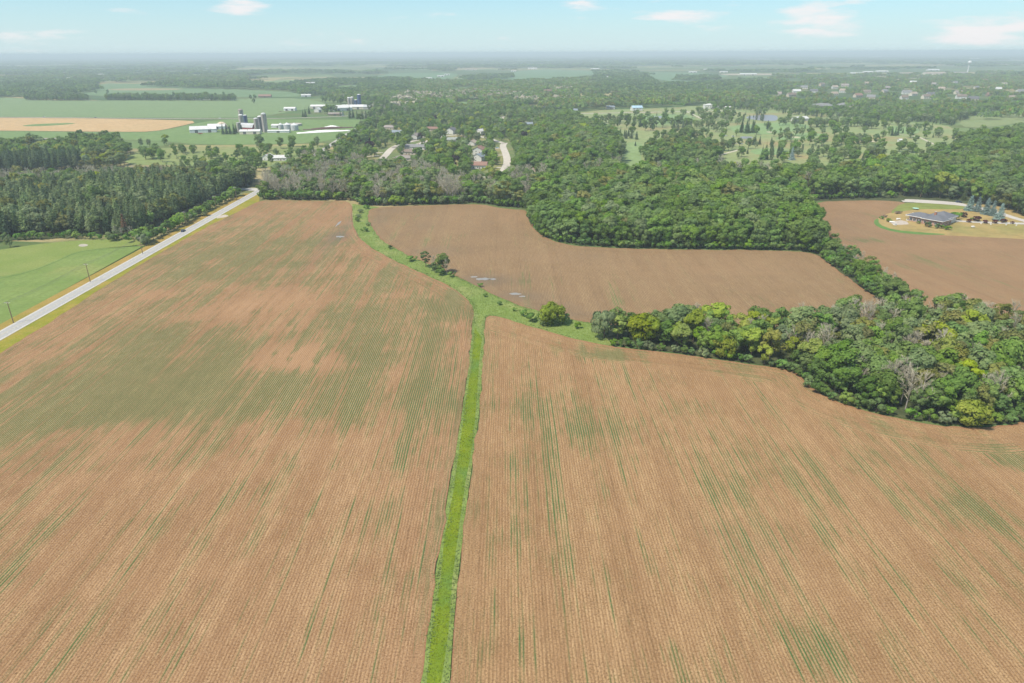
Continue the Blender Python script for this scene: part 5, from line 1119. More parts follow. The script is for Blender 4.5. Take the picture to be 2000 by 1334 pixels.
# ------------------------------------------------------------------ the far woods
def patch_geo(seed, n, R, mats):
    """a piece of canopy as it looks from kilometres away: n crowns of coarse leaf sprays"""
    g = np.random.default_rng(seed); V, Fc, T, MI = [], [], [], []; b = 0
    for k in range(n):
        a, rr = g.uniform(0, 6.283), R * math.sqrt(g.random()); h, r = g.uniform(11, 17), g.uniform(4, 6); m = 34
        q = unit(g.normal(size=(m, 3)) + np.array([0, 0, .5])); q[:, 2] = np.abs(q[:, 2]) * 1.0 - .25
        p = np.array([rr * math.cos(a), rr * math.sin(a), h * .6]) + q * np.array([r, r, h * .42]) * g.uniform(.8, 1.05, (m, 1))
        v, f = leaf_quads(p, unit(q + .4 * g.normal(size=q.shape)), g.uniform(1.5, 2.6, m), .7)
        V.append(v); Fc.append(f + b); b += len(v); T.append(np.clip(g.uniform(.2, .8) + g.normal(0, .18, m), 0, 1)); MI.append(np.full(m, g.integers(0, mats)))
    return np.concatenate(V), np.concatenate(Fc), np.concatenate(T), np.concatenate(MI)

def far_woods(name, label, pts, mats, nvar=3, n=15, R=22, seed=0):
    """pts: (x, y, width factor, height factor, turn, variant). The patches lie in the same mesh as the points that carry them."""
    V, Fc, T, MI, ID = [], [], [], [], []; b = 0
    for k in range(nvar):
        v, f, t, mi = patch_geo(seed + k, n, R, len(mats)); V.append(v); Fc.append(f + b); b += len(v); T.append(t); MI.append(mi); ID.append(np.full(len(v), k))
    a = np.array(pts); pv = np.stack([a[:, 0], a[:, 1], a[:, 0] * 0 - .3], 1)
    V = np.concatenate(V + [pv]); ID = np.concatenate(ID + [10 + a[:, 5]]).astype(np.int32)
    me = np_mesh(name, V, np.concatenate(Fc), mats, np.concatenate(MI), np.concatenate(T))
    z = np.zeros(b)
    me.attributes.new('id_', 'INT', 'POINT').data.foreach_set('value', ID)
    me.attributes.new('rz', 'FLOAT', 'POINT').data.foreach_set('value', np.concatenate([z, a[:, 4]]).astype(np.float32))
    s3 = np.concatenate([np.zeros((b, 3)), np.stack([a[:, 2], a[:, 2], a[:, 3]], 1)])
    me.attributes.new('sc', 'FLOAT_VECTOR', 'POINT').data.foreach_set('vector', s3.astype(np.float32).ravel())
    o = tag(link(name, me), label, None, None, 'stuff')
    ng = bpy.data.node_groups.new(name, 'GeometryNodeTree'); N, L = ng.nodes, ng.links
    ng.interface.new_socket('Geometry', in_out='INPUT', socket_type='NodeSocketGeometry'); ng.interface.new_socket('Geometry', in_out='OUTPUT', socket_type='NodeSocketGeometry')
    gi, go = N.new('NodeGroupInput'), N.new('NodeGroupOutput'); join = N.new('GeometryNodeJoinGeometry')
    def named(nm, typ):
        q = N.new('GeometryNodeInputNamedAttribute'); q.data_type = typ; q.inputs['Name'].default_value = nm; return q.outputs['Attribute']
    idn, sc, rz = named('id_', 'INT'), named('sc', 'FLOAT_VECTOR'), named('rz', 'FLOAT')
    cx = N.new('ShaderNodeCombineXYZ'); L.new(rz, cx.inputs[2]); er = N.new('FunctionNodeEulerToRotation'); L.new(cx.outputs[0], er.inputs[0])
    def eq(v):
        c = N.new('FunctionNodeCompare'); c.data_type = 'INT'; c.operation = 'EQUAL'; L.new(idn, [s for s in c.inputs if s.identifier == 'A_INT'][0]); [s for s in c.inputs if s.identifier == 'B_INT'][0].default_value = v; return c.outputs[0]
    for k in range(nvar):
        se = N.new('GeometryNodeSeparateGeometry'); L.new(gi.outputs[0], se.inputs[0]); L.new(eq(k), se.inputs[1]); g2 = N.new('GeometryNodeGeometryToInstance'); L.new(se.outputs[0], g2.inputs[0])
        sp = N.new('GeometryNodeSeparateGeometry'); L.new(gi.outputs[0], sp.inputs[0]); L.new(eq(10 + k), sp.inputs[1]); mp = N.new('GeometryNodeMeshToPoints'); L.new(sp.outputs[0], mp.inputs[0])
        iop = N.new('GeometryNodeInstanceOnPoints'); L.new(mp.outputs[0], iop.inputs['Points']); L.new(g2.outputs[0], iop.inputs['Instance']); L.new(er.outputs[0], iop.inputs['Rotation']); L.new(sc, iop.inputs['Scale']); L.new(iop.outputs[0], join.inputs[0])
    L.new(join.outputs[0], go.inputs[0]); o.modifiers.new('scatter', 'NODES').node_group = ng
    return o

FAR_CLEAR = []
def far_clear(px, py, half, most=260):
    X_, Y_ = G(px, py); D_ = math.hypot(X_, Y_); L_ = min(most, 12 * D_ / CAM_H)
    FAR_CLEAR.append(([(X_, Y_ + 10), (X_ - X_ / D_ * L_, Y_ - Y_ / D_ * L_)], half))
def fill(polys, spacing, keep=1., seed=0, wide=1., tall=1.):
    g = np.random.default_rng(seed); out = []
    for poly in polys:
        a = np.array(P(*poly)); x0, y0 = a.min(0); x1, y1 = a.max(0)
        gx, gy = np.meshgrid(np.arange(x0, x1, spacing), np.arange(y0, y1, spacing)); gx = (gx + g.uniform(-.4, .4, gx.shape) * spacing).ravel(); gy = (gy + g.uniform(-.4, .4, gy.shape) * spacing).ravel()
        ok = inside(gx, gy, P(*poly)) & (g.random(len(gx)) < keep)
        for line, hw in FAR_CLEAR: ok &= seg_dist(gx, gy, line) > hw
        for c_ in CLEARINGS:
            m_ = max(q[1] for q in c_); ok &= ~inside(gx, gy, P(*[(q[0], q[1] + (7 if q[1] > m_ - 3 else 0)) for q in c_]))
        for x, y in zip(gx[ok], gy[ok]): out.append((x, y, wide * g.uniform(.85, 1.2), tall * g.uniform(.8, 1.25), g.uniform(0, 6.28), g.integers(0, 3)))
    return out
TOWNH = [(1520, 186, 'taupe', 'tan'), (1555, 182, 'pale', 'white'), (1589, 181, 'slate', 'white'), (1629, 186, 'tan', 'cream'), (1645, 181, 'tan', 'white'), (1675, 190, 'redbrown', 'tan'), (1692, 182, 'brown', 'tan'), (1727, 182, 'grey', 'tan'), (1732, 174, 'taupe', 'tan'), (1765, 194, 'brown', 'white'), (1783, 187, 'tan', 'cream'), (1783, 163, 'pale', 'white'), (1825, 167, 'taupe', 'tan'), (1865, 164, 'grey', 'white'), (1808, 193, 'brown', 'cream'), (1872, 184, 'taupe', 'cream'), (1876, 193, 'brown', 'white'),
         (1817, 187, 'slate', 'white'), (1922, 160, 'redbrown', 'tan'), (1933, 188, 'redbrown', 'brown'), (1950, 177, 'pale', 'white'), (1992, 182, 'grey', 'white'), (1630, 173, 'tan', 'white'), (1650, 169, 'taupe', 'tan'), (1770, 184, 'grey', 'white'), (1545, 189, 'brown', 'tan'), (1700, 193, 'grey', 'tan'), (1838, 177, 'tan', 'cream'), (1906, 175, 'grey', 'tan'), (1960, 168, 'taupe', 'white'), (1605, 168, 'brown', 'tan'), (1570, 173, 'grey', 'white'), (1690, 166, 'tan', 'cream'), (1900, 196, 'slate', 'tan'), (1975, 194, 'tan', 'tan')]
BIGS = [(1672, 145, 120, 'white', 'white', 'leftmost of the white commercial sheds before the water tower'), (1695, 142, 70, 'white', 'white', 'tall white shed behind the leftmost commercial one'), (1722, 141, 90, 'white', 'white', 'white commercial shed second from the left'), (1770, 145, 120, 'tan', 'cream', 'tan roofed commercial shed right of the white ones'), (1822, 138, 130, 'white', 'white', 'bright white long shed left of the water tower'), (1824, 146, 190, 'tan', 'cream', 'long tan commercial building below the bright white shed'), (1875, 144, 130, 'taupe', 'cream', 'pale building at the foot of the water tower'),
        (1353, 142, 60, 'white', 'white', 'white silo roofed farm in the dark copse'), (1383, 137, 80, 'pale', 'white', 'pale sheds behind the dark copse'), (1413, 142, 60, 'white', 'cream', 'white shed right of the dark copse'), (1460, 147, 160, 'pale', 'cream', 'long pale shed on bare ground'), (1186, 152, 44, 'white', 'white', 'white roofed house on the wooded hill'), (1162, 136, 110, 'white', 'cream', 'long pale shed behind the distant green field'), (1040, 135, 90, 'white', 'white', 'white farm sheds above the distant green field'), (861, 150, 46, 'white', 'white', 'white house at the distant lane, left one'), (873, 147, 40, 'white', 'white', 'white house at the distant lane, right one'), (838, 154, 36, 'white', 'white', 'small white house left of the distant lane'),
        (920, 137, 150, 'tan', 'cream', 'long tan shed above the long copse'), (1003, 140, 44, 'white', 'white', 'white shed at the right end of the long copse'), (134, 155, 80, 'white', 'white', 'white buildings rising from the left far wood'), (228, 149, 60, 'white', 'white', 'white shed on the left far plain'), (200, 147, 50, 'white', 'cream', 'small pale shed left of the white one on the far plain'), (385, 148, 50, 'white', 'white', 'white farm building behind the far wood edge'), (1612, 112, 260, 'white', 'white', 'long white greenhouses near the horizon'), (1660, 111.5, 380, 'white', 'white', 'longest white greenhouses near the horizon'), (1712, 112, 300, 'white', 'white', 'white greenhouses right of the longest ones near the horizon'), (420, 128, 110, 'white', 'white', 'white shed near the left horizon'), (350, 120, 160, 'pale', 'white', 'pale long shed near the left horizon'), (1905, 116, 300, 'pale', 'cream', 'pale strip of sheds right of the water tower near the horizon'), (1875, 126, 70, 'white', 'white', 'small white shed left of the water tower top'), (1074, 180, 50, 'redbrown', 'brown', 'long reddish brown shed among the middle woods'), (600, 164, 30, 'white', 'white', 'white house among the dark woods, left one'), (612, 164, 24, 'white', 'white', 'white house among the dark woods, right one')]
for q_ in TOWNH: far_clear(q_[0], q_[1], 21, 170)
for q_ in BIGS: far_clear(q_[0], q_[1], q_[2] * .3 + 10, 300)
far_clear(1889, 143, 40, 420)
DKM = [LM['dark'], LM['dark'], LM['conifer'], LM['mid']]; MXM = [LM['mid'], LM['mid'], LM['olive'], LM['grey'], LM['dark'], LM['bright']]
W1 = [((-200, 170), (0, 166), (90, 160), (188, 158), (192, 177), (150, 186), (60, 190), (-200, 194)), ((280, 170), (330, 163), (480, 165), (610, 160), (800, 155), (800, 186), (720, 190), (600, 187), (560, 177), (430, 174)), ((1320, 158), (1325, 152), (1395, 151), (1400, 158)), ((892, 155), (935, 150), (1000, 148), (1000, 153), (945, 157)),
      ((1160, 160), (1165, 150), (1200, 140), (1235, 145), (1280, 160), (1280, 182), (1160, 182)), ((1280, 170), (1400, 163), (1480, 158), (1530, 165), (1530, 188), (1400, 190), (1280, 195)), ((640, 195), (660, 188), (900, 186), (1120, 186), (1120, 215), (1060, 214), (840, 222), (800, 206), (720, 196))]
far_woods('distant_woodland', 'dark woods two to four kilometres off', fill(W1[:4] + W1[4:6], 34, .97, 3), DKM, seed=100)
W2 = [((800, 158), (900, 162), (1010, 162), (1160, 155), (1160, 190), (1000, 188), (800, 190)), ((1100, 190), (1280, 184), (1400, 188), (1500, 190), (1500, 206), (1380, 204), (1280, 210), (1180, 213), (1110, 218)), ((-200, 160), (100, 150), (290, 152), (480, 150), (480, 163), (300, 158), (190, 156))]
far_woods('distant_woodland', 'mixed woods beyond the suburb', fill(W2 + W1[6:], 34, .93, 5), MXM, seed=110)
far_woods('distant_bare_wood', 'grey leafless wood beyond the suburb', fill([((745, 205), (800, 190), (880, 184), (1010, 184), (1020, 194), (880, 198), (790, 212)), ((1060, 178), (1110, 176), (1110, 182), (1060, 184)), ((1000, 198), (1120, 196), (1130, 206), (1050, 207))], 36, .75, 6), [TWIG, LM['olive'], TWIG], seed=120)
TOWN = ((1500, 206), (1700, 214), (1860, 236), (2150, 236), (2150, 150), (1900, 150), (1700, 154), (1560, 160), (1500, 172))
far_woods('town_trees', 'trees between the houses of the town on the right', fill([TOWN], 38, .52, 7, .75, .9) + fill([((1500, 160), (1700, 152), (1960, 150), (2150, 152), (2150, 140), (1500, 150))], 50, .5, 8), MXM, seed=130)
def horizon_woods():
    g = np.random.default_rng(77); out = []
    for r0, r1, sp, w in ((3600, 6000, 95, 2.6), (6000, 10000, 170, 4.6), (10000, 17000, 330, 8.5), (17000, 30000, 640, 16)):
        x, y = np.meshgrid(np.arange(-r1, r1, sp), np.arange(1500, r1, sp)); x = (x + g.uniform(-.45, .45, x.shape) * sp).ravel(); y = (y + g.uniform(-.45, .45, y.shape) * sp).ravel()
        r = np.hypot(x, y); n = vnoise(x / 1300, y / 520, 6) * .6 + vnoise(x / 420, y / 260, 7) * .4
        ok = (r >= r0) & (r < r1) & (np.abs(x) < y * .95) & (n > .485)
        for fo in FAR_OPEN: ok &= ~inside(x, y, fo)
        for line, hw in FAR_CLEAR: ok &= seg_dist(x, y, line) > hw + sp * .5
        for X, Y in zip(x[ok], y[ok]): out.append((X, Y, w * g.uniform(.8, 1.25), g.uniform(.85, 1.35) * (1 + w * .02), g.uniform(0, 6.28), g.integers(0, 3)))
    return out
FAR_OPEN = [P(*p) for p in (((700, 163), (700, 150), (770, 140), (900, 140), (985, 131), (1000, 148), (1000, 138), (1060, 133), (1175, 136), (1165, 150), (1100, 158), (900, 166)), ((1235, 141), (1330, 139), (1440, 144), (1400, 160), (1310, 164), (1262, 152)), ((1390, 149), (1395, 141), (1540, 141), (1540, 149)), ((1600, 160), (1640, 146), (1900, 142), (1990, 148), (1800, 160)))]
HW = horizon_woods()
far_woods('horizon_woodland', 'woods and hedges of the plain towards the horizon', HW, DKM, seed=140)
print('far patches', len(HW))
# ================================================================== BUILT THINGS
ROOFM = {k: plain('roof_' + k, c, .85, .16, .6) for k, c in dict(grey=(.20, .20, .205), brown=(.19, .15, .125), taupe=(.27, .235, .22), bluegrey=(.21, .25, .29), slate=(.12, .12, .135), greygreen=(.30, .32, .30), pale=(.52, .52, .52), tan=(.33, .27, .22), redbrown=(.25, .15, .12), skyblue=(.35, .50, .62), white=(.60, .60, .60), metal=(.45, .46, .48), red=(.32, .10, .08)).items()}
WALLM = {k: plain('wall_' + k, c, .8, .07, .4) for k, c in dict(white=(.62, .61, .585), tan=(.50, .43, .35), cream=(.62, .56, .46), red=(.33, .06, .06), grey=(.42, .42, .42), brown=(.26, .19, .14), concrete=(.46, .43, .40), metal=(.66, .67, .68)).items()}
def glass_mat():
    t = NT('window_glass'); n = t.noise(t.pos(), .8, 2); return t.bsdf(t.mix(n, (.03, .035, .045), (.075, .085, .10)), .08, .6)
M_GLASS = glass_mat(); M_TRIM = plain('white_trim', (.76, .75, .73), .6, .05, .8); M_DOOR = plain('door_paint', (.20, .12, .09), .6, .1, 1); M_GDOOR = plain('garage_door', (.60, .58, .55), .6, .06, 1)
M_BRICKCH = plain('chimney_brick', (.34, .16, .11), .9, .2, 2)
_pane = {}
def window(parent, x, y, z, w, h, axis, sgn, frame=M_TRIM):
    """a window standing 3 cm proud of the wall; axis 'x': in a wall that runs along x"""
    key = (round(w, 1), round(h, 1))
    if key not in _pane:
        f = MB(); a, b, t = w / 2, h / 2, .09
        f.box(-a - t, a + t, -.03, .05, b, b + t).box(-a - t, a + t, -.03, .05, -b - t, -b).box(-a - t, -a, -.03, .05, -b, b).box(a, a + t, -.03, .05, -b, b).box(-.03, .03, -.02, .045, -b, b)
        _pane[key] = (f.mesh('window', frame), MB().box(-a, a, -.02, .02, -b, b).mesh('pane', M_GLASS))
    rz = {('x', -1): math.pi, ('x', 1): 0, ('y', -1): math.pi / 2, ('y', 1): -math.pi / 2}[(axis, sgn)]
    f = link('window', _pane[key][0], parent, (x, y, z), rz); link('pane', _pane[key][1], f)
    return f

def gable_house(o, w, d, h, roof, wall, rise=None, over=.5, wins=True, garage=True, chimney=True):
    rise = rise or d * .27
    b = MB(); b.prism([(-d / 2, 0), (d / 2, 0), (d / 2, h), (0, h + rise), (-d / 2, h)], -w / 2, w / 2)
    b.v = [(y, -x, z) for x, y, z in b.v]
    b.build('wall', WALLM[wall], o)
    k = rise / (d / 2); e = d / 2 + over; r = MB()
    r.prism([(-e, h - over * k + .04), (0, h + rise + .04), (e, h - over * k + .04), (e, h - over * k + .30), (0, h + rise + .32), (-e, h - over * k + .30)], -w / 2 - over, w / 2 + over)
    r.v = [(y, -x, z) for x, y, z in r.v]
    r.build('roof', ROOFM[roof], o)
    if chimney: MB().box(w * .12, w * .12 + .9, .6, 1.5, h + rise * .55, h + rise + .9).build('chimney', M_BRICKCH, o)
    if wins:
        for fl in range(2 if h > 4.8 else 1):
            z = 1.5 + fl * 2.7
            for sx in (-.32, -.05, .25): window(o, w * sx, -d / 2, z, 1.4, 1.2, 'x', -1)
            for sx in (-.3, .3): window(o, w * sx, d / 2, z, 1.4, 1.2, 'x', 1)
            for s in (-1, 1): window(o, s * w / 2, d * .12, z, 1.2, 1.2, 'y', s)
        MB().box(w * .08 - .5, w * .08 + .5, -d / 2 - .04, -d / 2 + .05, .05, 2.1).build('door', M_DOOR, o)
        if garage: MB().box(w * .33, w * .33 + min(4.6, w * .15), -d / 2 - .05, -d / 2 + .05, .05, 2.2).build('garage_door', M_GDOOR, o)

def hip_house(o, w, d, h, roof, wall):
    MB().box(-w / 2, w / 2, -d / 2, d / 2, 0, h).build('wall', WALLM[wall], o)
    MB().hip(-w / 2 - .6, w / 2 + .6, -d / 2 - .6, d / 2 + .6, h, d * .24).build('roof', ROOFM[roof], o)
    MB().box(w * .1, w * .1 + .9, -.4, .5, h + d * .1, h + d * .24 + 1).build('chimney', M_BRICKCH, o)
    for sx in (-.32, -.1, .28): window(o, w * sx, -d / 2, 1.55, 1.5, 1.2, 'x', -1)
    for s in (-1, 1): window(o, s * w / 2, 0, 1.55, 1.4, 1.2, 'y', s)
    MB().box(w * .08 - .5, w * .08 + .5, -d / 2 - .04, -d / 2 + .05, .05, 2.1).build('door', M_DOOR, o)

for px, py, w, d, h, rz, roof, wall, shape, lab in HOUSES:
    X, Y = G(px, py); o = thing('house', lab, 'house', (X, Y, 0), math.radians(rz), 'houses among the trees')
    (gable_house if shape == 'gable' else hip_house)(o, w, d, h, roof, wall)

# small sheds in the suburb
for px, py, w, d, rz, lab in ((876, 293, 6, 5, 20, 'small white garden shed in the middle of the suburb'), (852, 371, 7, 5, 10, 'white shed among the bare trees'), (1028, 150, 0, 0, 0, '')):
    if not w: continue
    X, Y = G(px, py); o = thing('shed', lab, 'shed', (X, Y, 0), math.radians(rz)); gable_house(o, w, d, 2.6, 'pale', 'white', wins=False, chimney=False)
    MB().box(-.9, .9, -d / 2 - .04, -d / 2 + .04, .05, 2.0).build('door', M_GDOOR, o)

# ---- the white villa on the golf course
X, Y = G(1387, 212); o = thing('villa', 'large white two storey villa with flat parapet above the golf course', 'house', (X, Y, 0), 0)
MB().box(-14, 12, -7, 7, 0, 7.5).build('wall', WALLM['white'], o); MB().box(-14.4, 12.4, -7.4, 7.4, 7.5, 8.0).build('parapet', M_TRIM, o)
MB().box(12.5, 19, -5, 6, 0, 5).build('wing', WALLM['white'], o); MB().hip(-10, 6, -5, 5, 8.0, 2.0).build('roof', ROOFM['pale'], o)
for fl in range(2):
    for k in range(5): window(o, -11.5 + k * 5.2, -7, 1.8 + fl * 3.2, 1.4, 1.5, 'x', -1)
X, Y = G(1410, 214); o = thing('gatehouse', 'small white house right of the white villa', 'house', (X + 12, Y, 0), 0); gable_house(o, 12, 9, 4, 'pale', 'white')
X, Y = G(1757, 277); o = thing('shelter', 'small white hut on the golf course rough', 'hut', (X, Y, 0), .3); gable_house(o, 5, 4, 2.6, 'white', 'white', wins=False, chimney=False); MB().box(-.6, .6, -2.05, -1.96, .05, 2).build('door', M_GDOOR, o)

# ---- brick ranch house
def brick_mat():
    t = NT('red_brick'); b = t.n('TexBrick'); p = t.pos(); t.set(b.inputs['Vector'], t.comb(t.math('ADD', t.xyz(p)[0], t.xyz(p)[1]), t.xyz(p)[2]))
    t.set(b.inputs['Color1'], (.40, .185, .135, 1)); t.set(b.inputs['Color2'], (.32, .14, .10, 1)); t.set(b.inputs['Mortar'], (.45, .38, .33, 1)); b.inputs['Scale'].default_value = 1; b.inputs['Brick Width'].default_value = .24; b.inputs['Row Height'].default_value = .085; b.inputs['Mortar Size'].default_value = .012
    return t.bsdf(b.outputs['Color'], .9, .15)
def shingle_mat(name, col):
    t = NT(name); p = t.pos(); n = t.noise(p, 3., 4); c = t.math('FRACT', t.math('MULTIPLY', t.xyz(p)[2], 5.5)); n2 = t.noise(p, .25, 3)
    return t.bsdf(t.mix(t.math('ADD', t.math('MULTIPLY', n, .6), t.math('MULTIPLY', n2, .4)), tuple(v * .75 for v in col), tuple(v * 1.25 for v in col)), .85, .2, height=t.math('ADD', c, n), dist=.03)
def brick_house():
    fx, fy = G(1768, 431); ex, ey = G(1838, 443.5); a = math.atan2(ey - fy, ex - fx); L = math.hypot(ex - fx, ey - fy)
    cx, cy = (fx + ex) / 2, (fy + ey) / 2
    o = thing('ranch_house', 'low red brick house with grey hip roofs on the golden lawn', 'house', (cx, cy, 0), a)
    mb, ms, m_white = brick_mat(), shingle_mat('grey_shingles', (.135, .14, .16)), M_TRIM
    w = L / 2; h = 3.7
    MB().box(-1, w, 0, 14, 0, h).build('wall', mb, o); MB().box(-w + 1.5, -1.003, 1.5, 12.5, 0, h).build('wing_wall', mb, o); MB().box(-2, 11, 14.003, 24, 0, h + .5).build('rear_wall', WALLM['white'], o)
    MB().box(-w - .5, -w + 1.497, 2, 12, 0, .25).build('porch_floor', m_white, o)
    MB().hip(-1.8, w + .9, -.9, 14.9, h, 2.7, .28).build('roof', ms, o); MB().hip(-w - 1.0, 3, .7, 13.2, h + .003, 2.3, .28).build('wing_roof', ms, o); MB().hip(-2.9, 11.9, 9, 24.9, h + .5, 3.1, .28).build('rear_roof', ms, o)
    f = MB(); f.box(-1.9, w + 1.0, -1.05, -.905, h - .02, h + .3).box(w + .905, w + 1.05, -.9, 14.9, h - .02, h + .3).box(-w - 1.1, -1.805, .56, .697, h - .02, h + .3).box(-w - 1.15, -w - 1.003, .7, 13.2, h - .02, h + .3).box(11.905, 12.05, 9, 24.9, h + .45, h + .8)
    f.build('fascia', m_white, o)
    c = MB().box(3.6, 4.9, 5.6, 6.7, h + 2, h + 4.6).build('chimney', M_BRICKCH, o); MB().box(3.5, 5.0, 5.5, 6.8, h + 4.603, h + 4.75).build('chimney_cap', WALLM['concrete'], c)
    for x, ww in ((1.2, 1.8), (4.6, 2.4), (8.2, 1.8), (w - 1.6, 1.5)): window(o, x, 0, 1.7, ww, 1.3, 'x', -1)
    for x in (-w + 3, -w + 5.4, -w + 7.8, -3): window(o, x, 1.5, 1.55, 1.9, 1.9, 'x', -1)
    for y in (3, 7, 11): window(o, w, y, 1.7, 1.6, 1.3, 'y', 1)
    MB().box(w - .05, w + .05, 12.2, 13.3, .05, 2.1).build('door', M_DOOR, o)
    MB().box(4, 9, 24 - .05, 24.06, .05, 2.4).build('garage_door', M_GDOOR, o)
    for y in (2.3, 5.5, 8.7, 11.7): MB().box(-w - .35, -w - .15, y - .1, y + .1, .253, h - .03).build('porch_post', m_white, o)
    MB().box(-w - .30, -w - .20, 2.3, 11.7, .9, 1.0).build('porch_rail', m_white, o)
brick_house()
def at(px, py): X, Y = G(px, py); return (X, Y, 0)
# garden pieces by the terrace
def bench(px, py, rz, lab):
    o = thing('garden_bench', lab, 'bench', at(px, py), rz); MB().box(-1.6, 1.6, -.45, .45, .42, .52).build('seat', M_TRIM, o); MB().box(-1.6, 1.6, .453, .55, .52, 1.1).build('backrest', M_TRIM, o)
    for s in (-1.4, 1.4): MB().box(s - .08, s + .08, -.4, .4, 0, .417).build('leg', M_TRIM, o)
bench(1755, 429, .2, 'white bench on the lawn left of the brick house'); bench(1742, 435, -.3, 'white bench at the edge of the paved terrace')
def urn(px, py, lab):
    o = thing('garden_fountain', lab, 'fountain', at(px, py)); MB().rings([(1.3, 0), (1.4, .5), (1.15, .5), (1.1, .3)], 14).build('basin', WALLM['white'], o); MB().rings([(.25, .3), (.18, 1.1), (.7, 1.3), (.7, 1.4), (.1, 1.45), (.12, 1.9)], 12).build('bowl', WALLM['white'], o)
urn(1748, 439.5, 'white garden fountain at the front of the terrace')
def trailer(px, py, rz, lab, col, L=5):
    o = thing('farm_trailer', lab, 'trailer', at(px, py), rz); b = MB(); b.box(-L / 2, L / 2, -1, 1, .75, .9).box(-L / 2, L / 2, -1, -.92, .9, 1.5).box(-L / 2, L / 2, .92, 1, .9, 1.5).box(-L / 2, -L / 2 + .08, -.92, .92, .9, 1.5); b.build('bed', col, o)
    MB().box(L / 2, L / 2 + 1.5, -.07, .07, .6, .72).build('drawbar', col, o)
    for x in (-.6, .6):
        for s in (-1, 1):
            w = MB(); w.rings([(.36, -.12), (.36, .12)], 12); w.v = [(x + a, s * 1.05 + c, .36 + b2) for a, b2, c in w.v]; w.build('wheel', ROOFM['slate'], o)
trailer(1754, 417, .35, 'brown farm trailer at the field edge behind the brick house', WALLM['brown'], 6); trailer(1728, 424, .5, 'small dark trailer at the left tip of the lawn', WALLM['brown'], 3)
o = thing('trampoline', 'pale green round trampoline on the lawn edge behind the house', 'trampoline', at(1788, 409)); MB().rings([(2.2, .9), (2.2, .98)], 20).build('mat', plain('pale_green_cloth', (.35, .58, .48), .7, .05, 1), o)
for k in range(6): MB().tube((2.1 * math.cos(k * 1.047), 2.1 * math.sin(k * 1.047), 0), (2.1 * math.cos(k * 1.047), 2.1 * math.sin(k * 1.047), .9), .05).build('leg', ROOFM['metal'], o)
for i, (px, py) in enumerate(((1868, 434), (1916, 437.5), (1935, 439), (1965, 439.5), (1985, 441))):
    o = thing('drive_post', ('leftmost', 'second', 'third', 'fourth', 'rightmost')[i] + ' low white post along the white drive', 'post', at(px, py), 0, 'low white posts along the white drive'); MB().box(-.28, .28, -.28, .28, 0, 1.2).build('shaft', M_TRIM, o); MB().box(-.36, .36, -.36, .36, 1.2, 1.32).build('cap', M_TRIM, o)
o = thing('landscape_rock', 'pale boulder in the flower bed on the golden lawn', 'rock', at(1900, 444)); b = MB(); b.rings([(.9, 0), (1.1, .4), (.8, .9), (.3, 1.15)], 9); b.v = [(x * 1.3 + .1 * math.sin(9 * y), y + .12 * math.sin(7 * x), z) for x, y, z in b.v]; b.build('stone', plain('pale_stone', (.5, .48, .45), .9, .2, 2), o)

# ---- vehicles
M_TYRE = plain('tyre_rubber', (.03, .03, .03), .9, .1, 3)
def car_meshes(col, name):
    m = plain('car_paint_' + name, col, .3, .05, 1, .5)
    b = MB(); b.prism([(-2.2, .3), (2.2, .3), (2.25, .62), (2.1, .82), (1.1, .92), (-1.9, .95), (-2.25, .85)], -.88, .88)
    g = MB(); g.add([(-1.95, -.82, .95), (1.15, -.82, .92), (1.15, .82, .92), (-1.95, .82, .95), (-1.35, -.68, 1.42), (.35, -.68, 1.42), (.35, .68, 1.42), (-1.35, .68, 1.42)], [(0, 1, 5, 4), (1, 2, 6, 5), (2, 3, 7, 6), (3, 0, 4, 7), (4, 5, 6, 7)])
    r = MB(); r.box(-1.3, .3, -.66, .66, 1.424, 1.48)
    return b.mesh('body', m), g.mesh('cabin_glass', M_GLASS), r.mesh('roof', m)
w_ = MB(); w_.rings([(.33, -.11), (.33, .11)], 12); w_.v = [(x, z, y) for x, y, z in w_.v]; WHEEL = w_.mesh('wheel', M_TYRE)
CARS = {k: car_meshes(c, k) for k, c in dict(red=(.35, .03, .03), white=(.75, .75, .75), navy=(.03, .05, .11), lightblue=(.30, .50, .62), silver=(.5, .5, .52)).items()}
def car(px, py, rz, col, lab, z=0, group=None):
    X, Y = G(px, py); o = thing('car', lab, 'car', (X, Y, z), rz, group)
    for nm, me in zip(('body', 'cabin_glass', 'roof'), CARS[col]): link(nm, me, o)
    for x in (-1.35, 1.4):
        for s in (-.82, .82): link('wheel', WHEEL, o, (x, s, .33))
car(734, 315, .2, 'red', 'red car standing on a drive of the left suburb street', .06); car(971, 289.5, 0, 'lightblue', 'light blue car on a drive of the right suburb street', .06)
car(358, 452, 1.6, 'navy', 'dark blue car on the left verge of the road', 0); car(430, 231.6, 0, 'white', 'white car on the country road above the dairy farm', .1); car(86, 229.3, 0, 'silver', 'silver car at the far left of the country road', .1); car(187, 230.2, 0, 'navy', 'dark car on the country road above the wheat field', .1)
for i, (px, py, c) in enumerate(((1417, 266, 'white'), (1432, 267, 'white'), (1436, 281, 'white'), (1448, 281.5, 'silver'), (1458, 279, 'navy'))):
    car(px, py, .1 * i, c, ('white car left of the small pond on the golf course', 'white car nearest the small pond on the golf course', 'white car under the golf course trees', 'silver car under the golf course trees', 'dark car under the golf course trees')[i])
car(1872, 395.5, -.15, 'navy', 'dark car parked at the back of the turning area', .06)

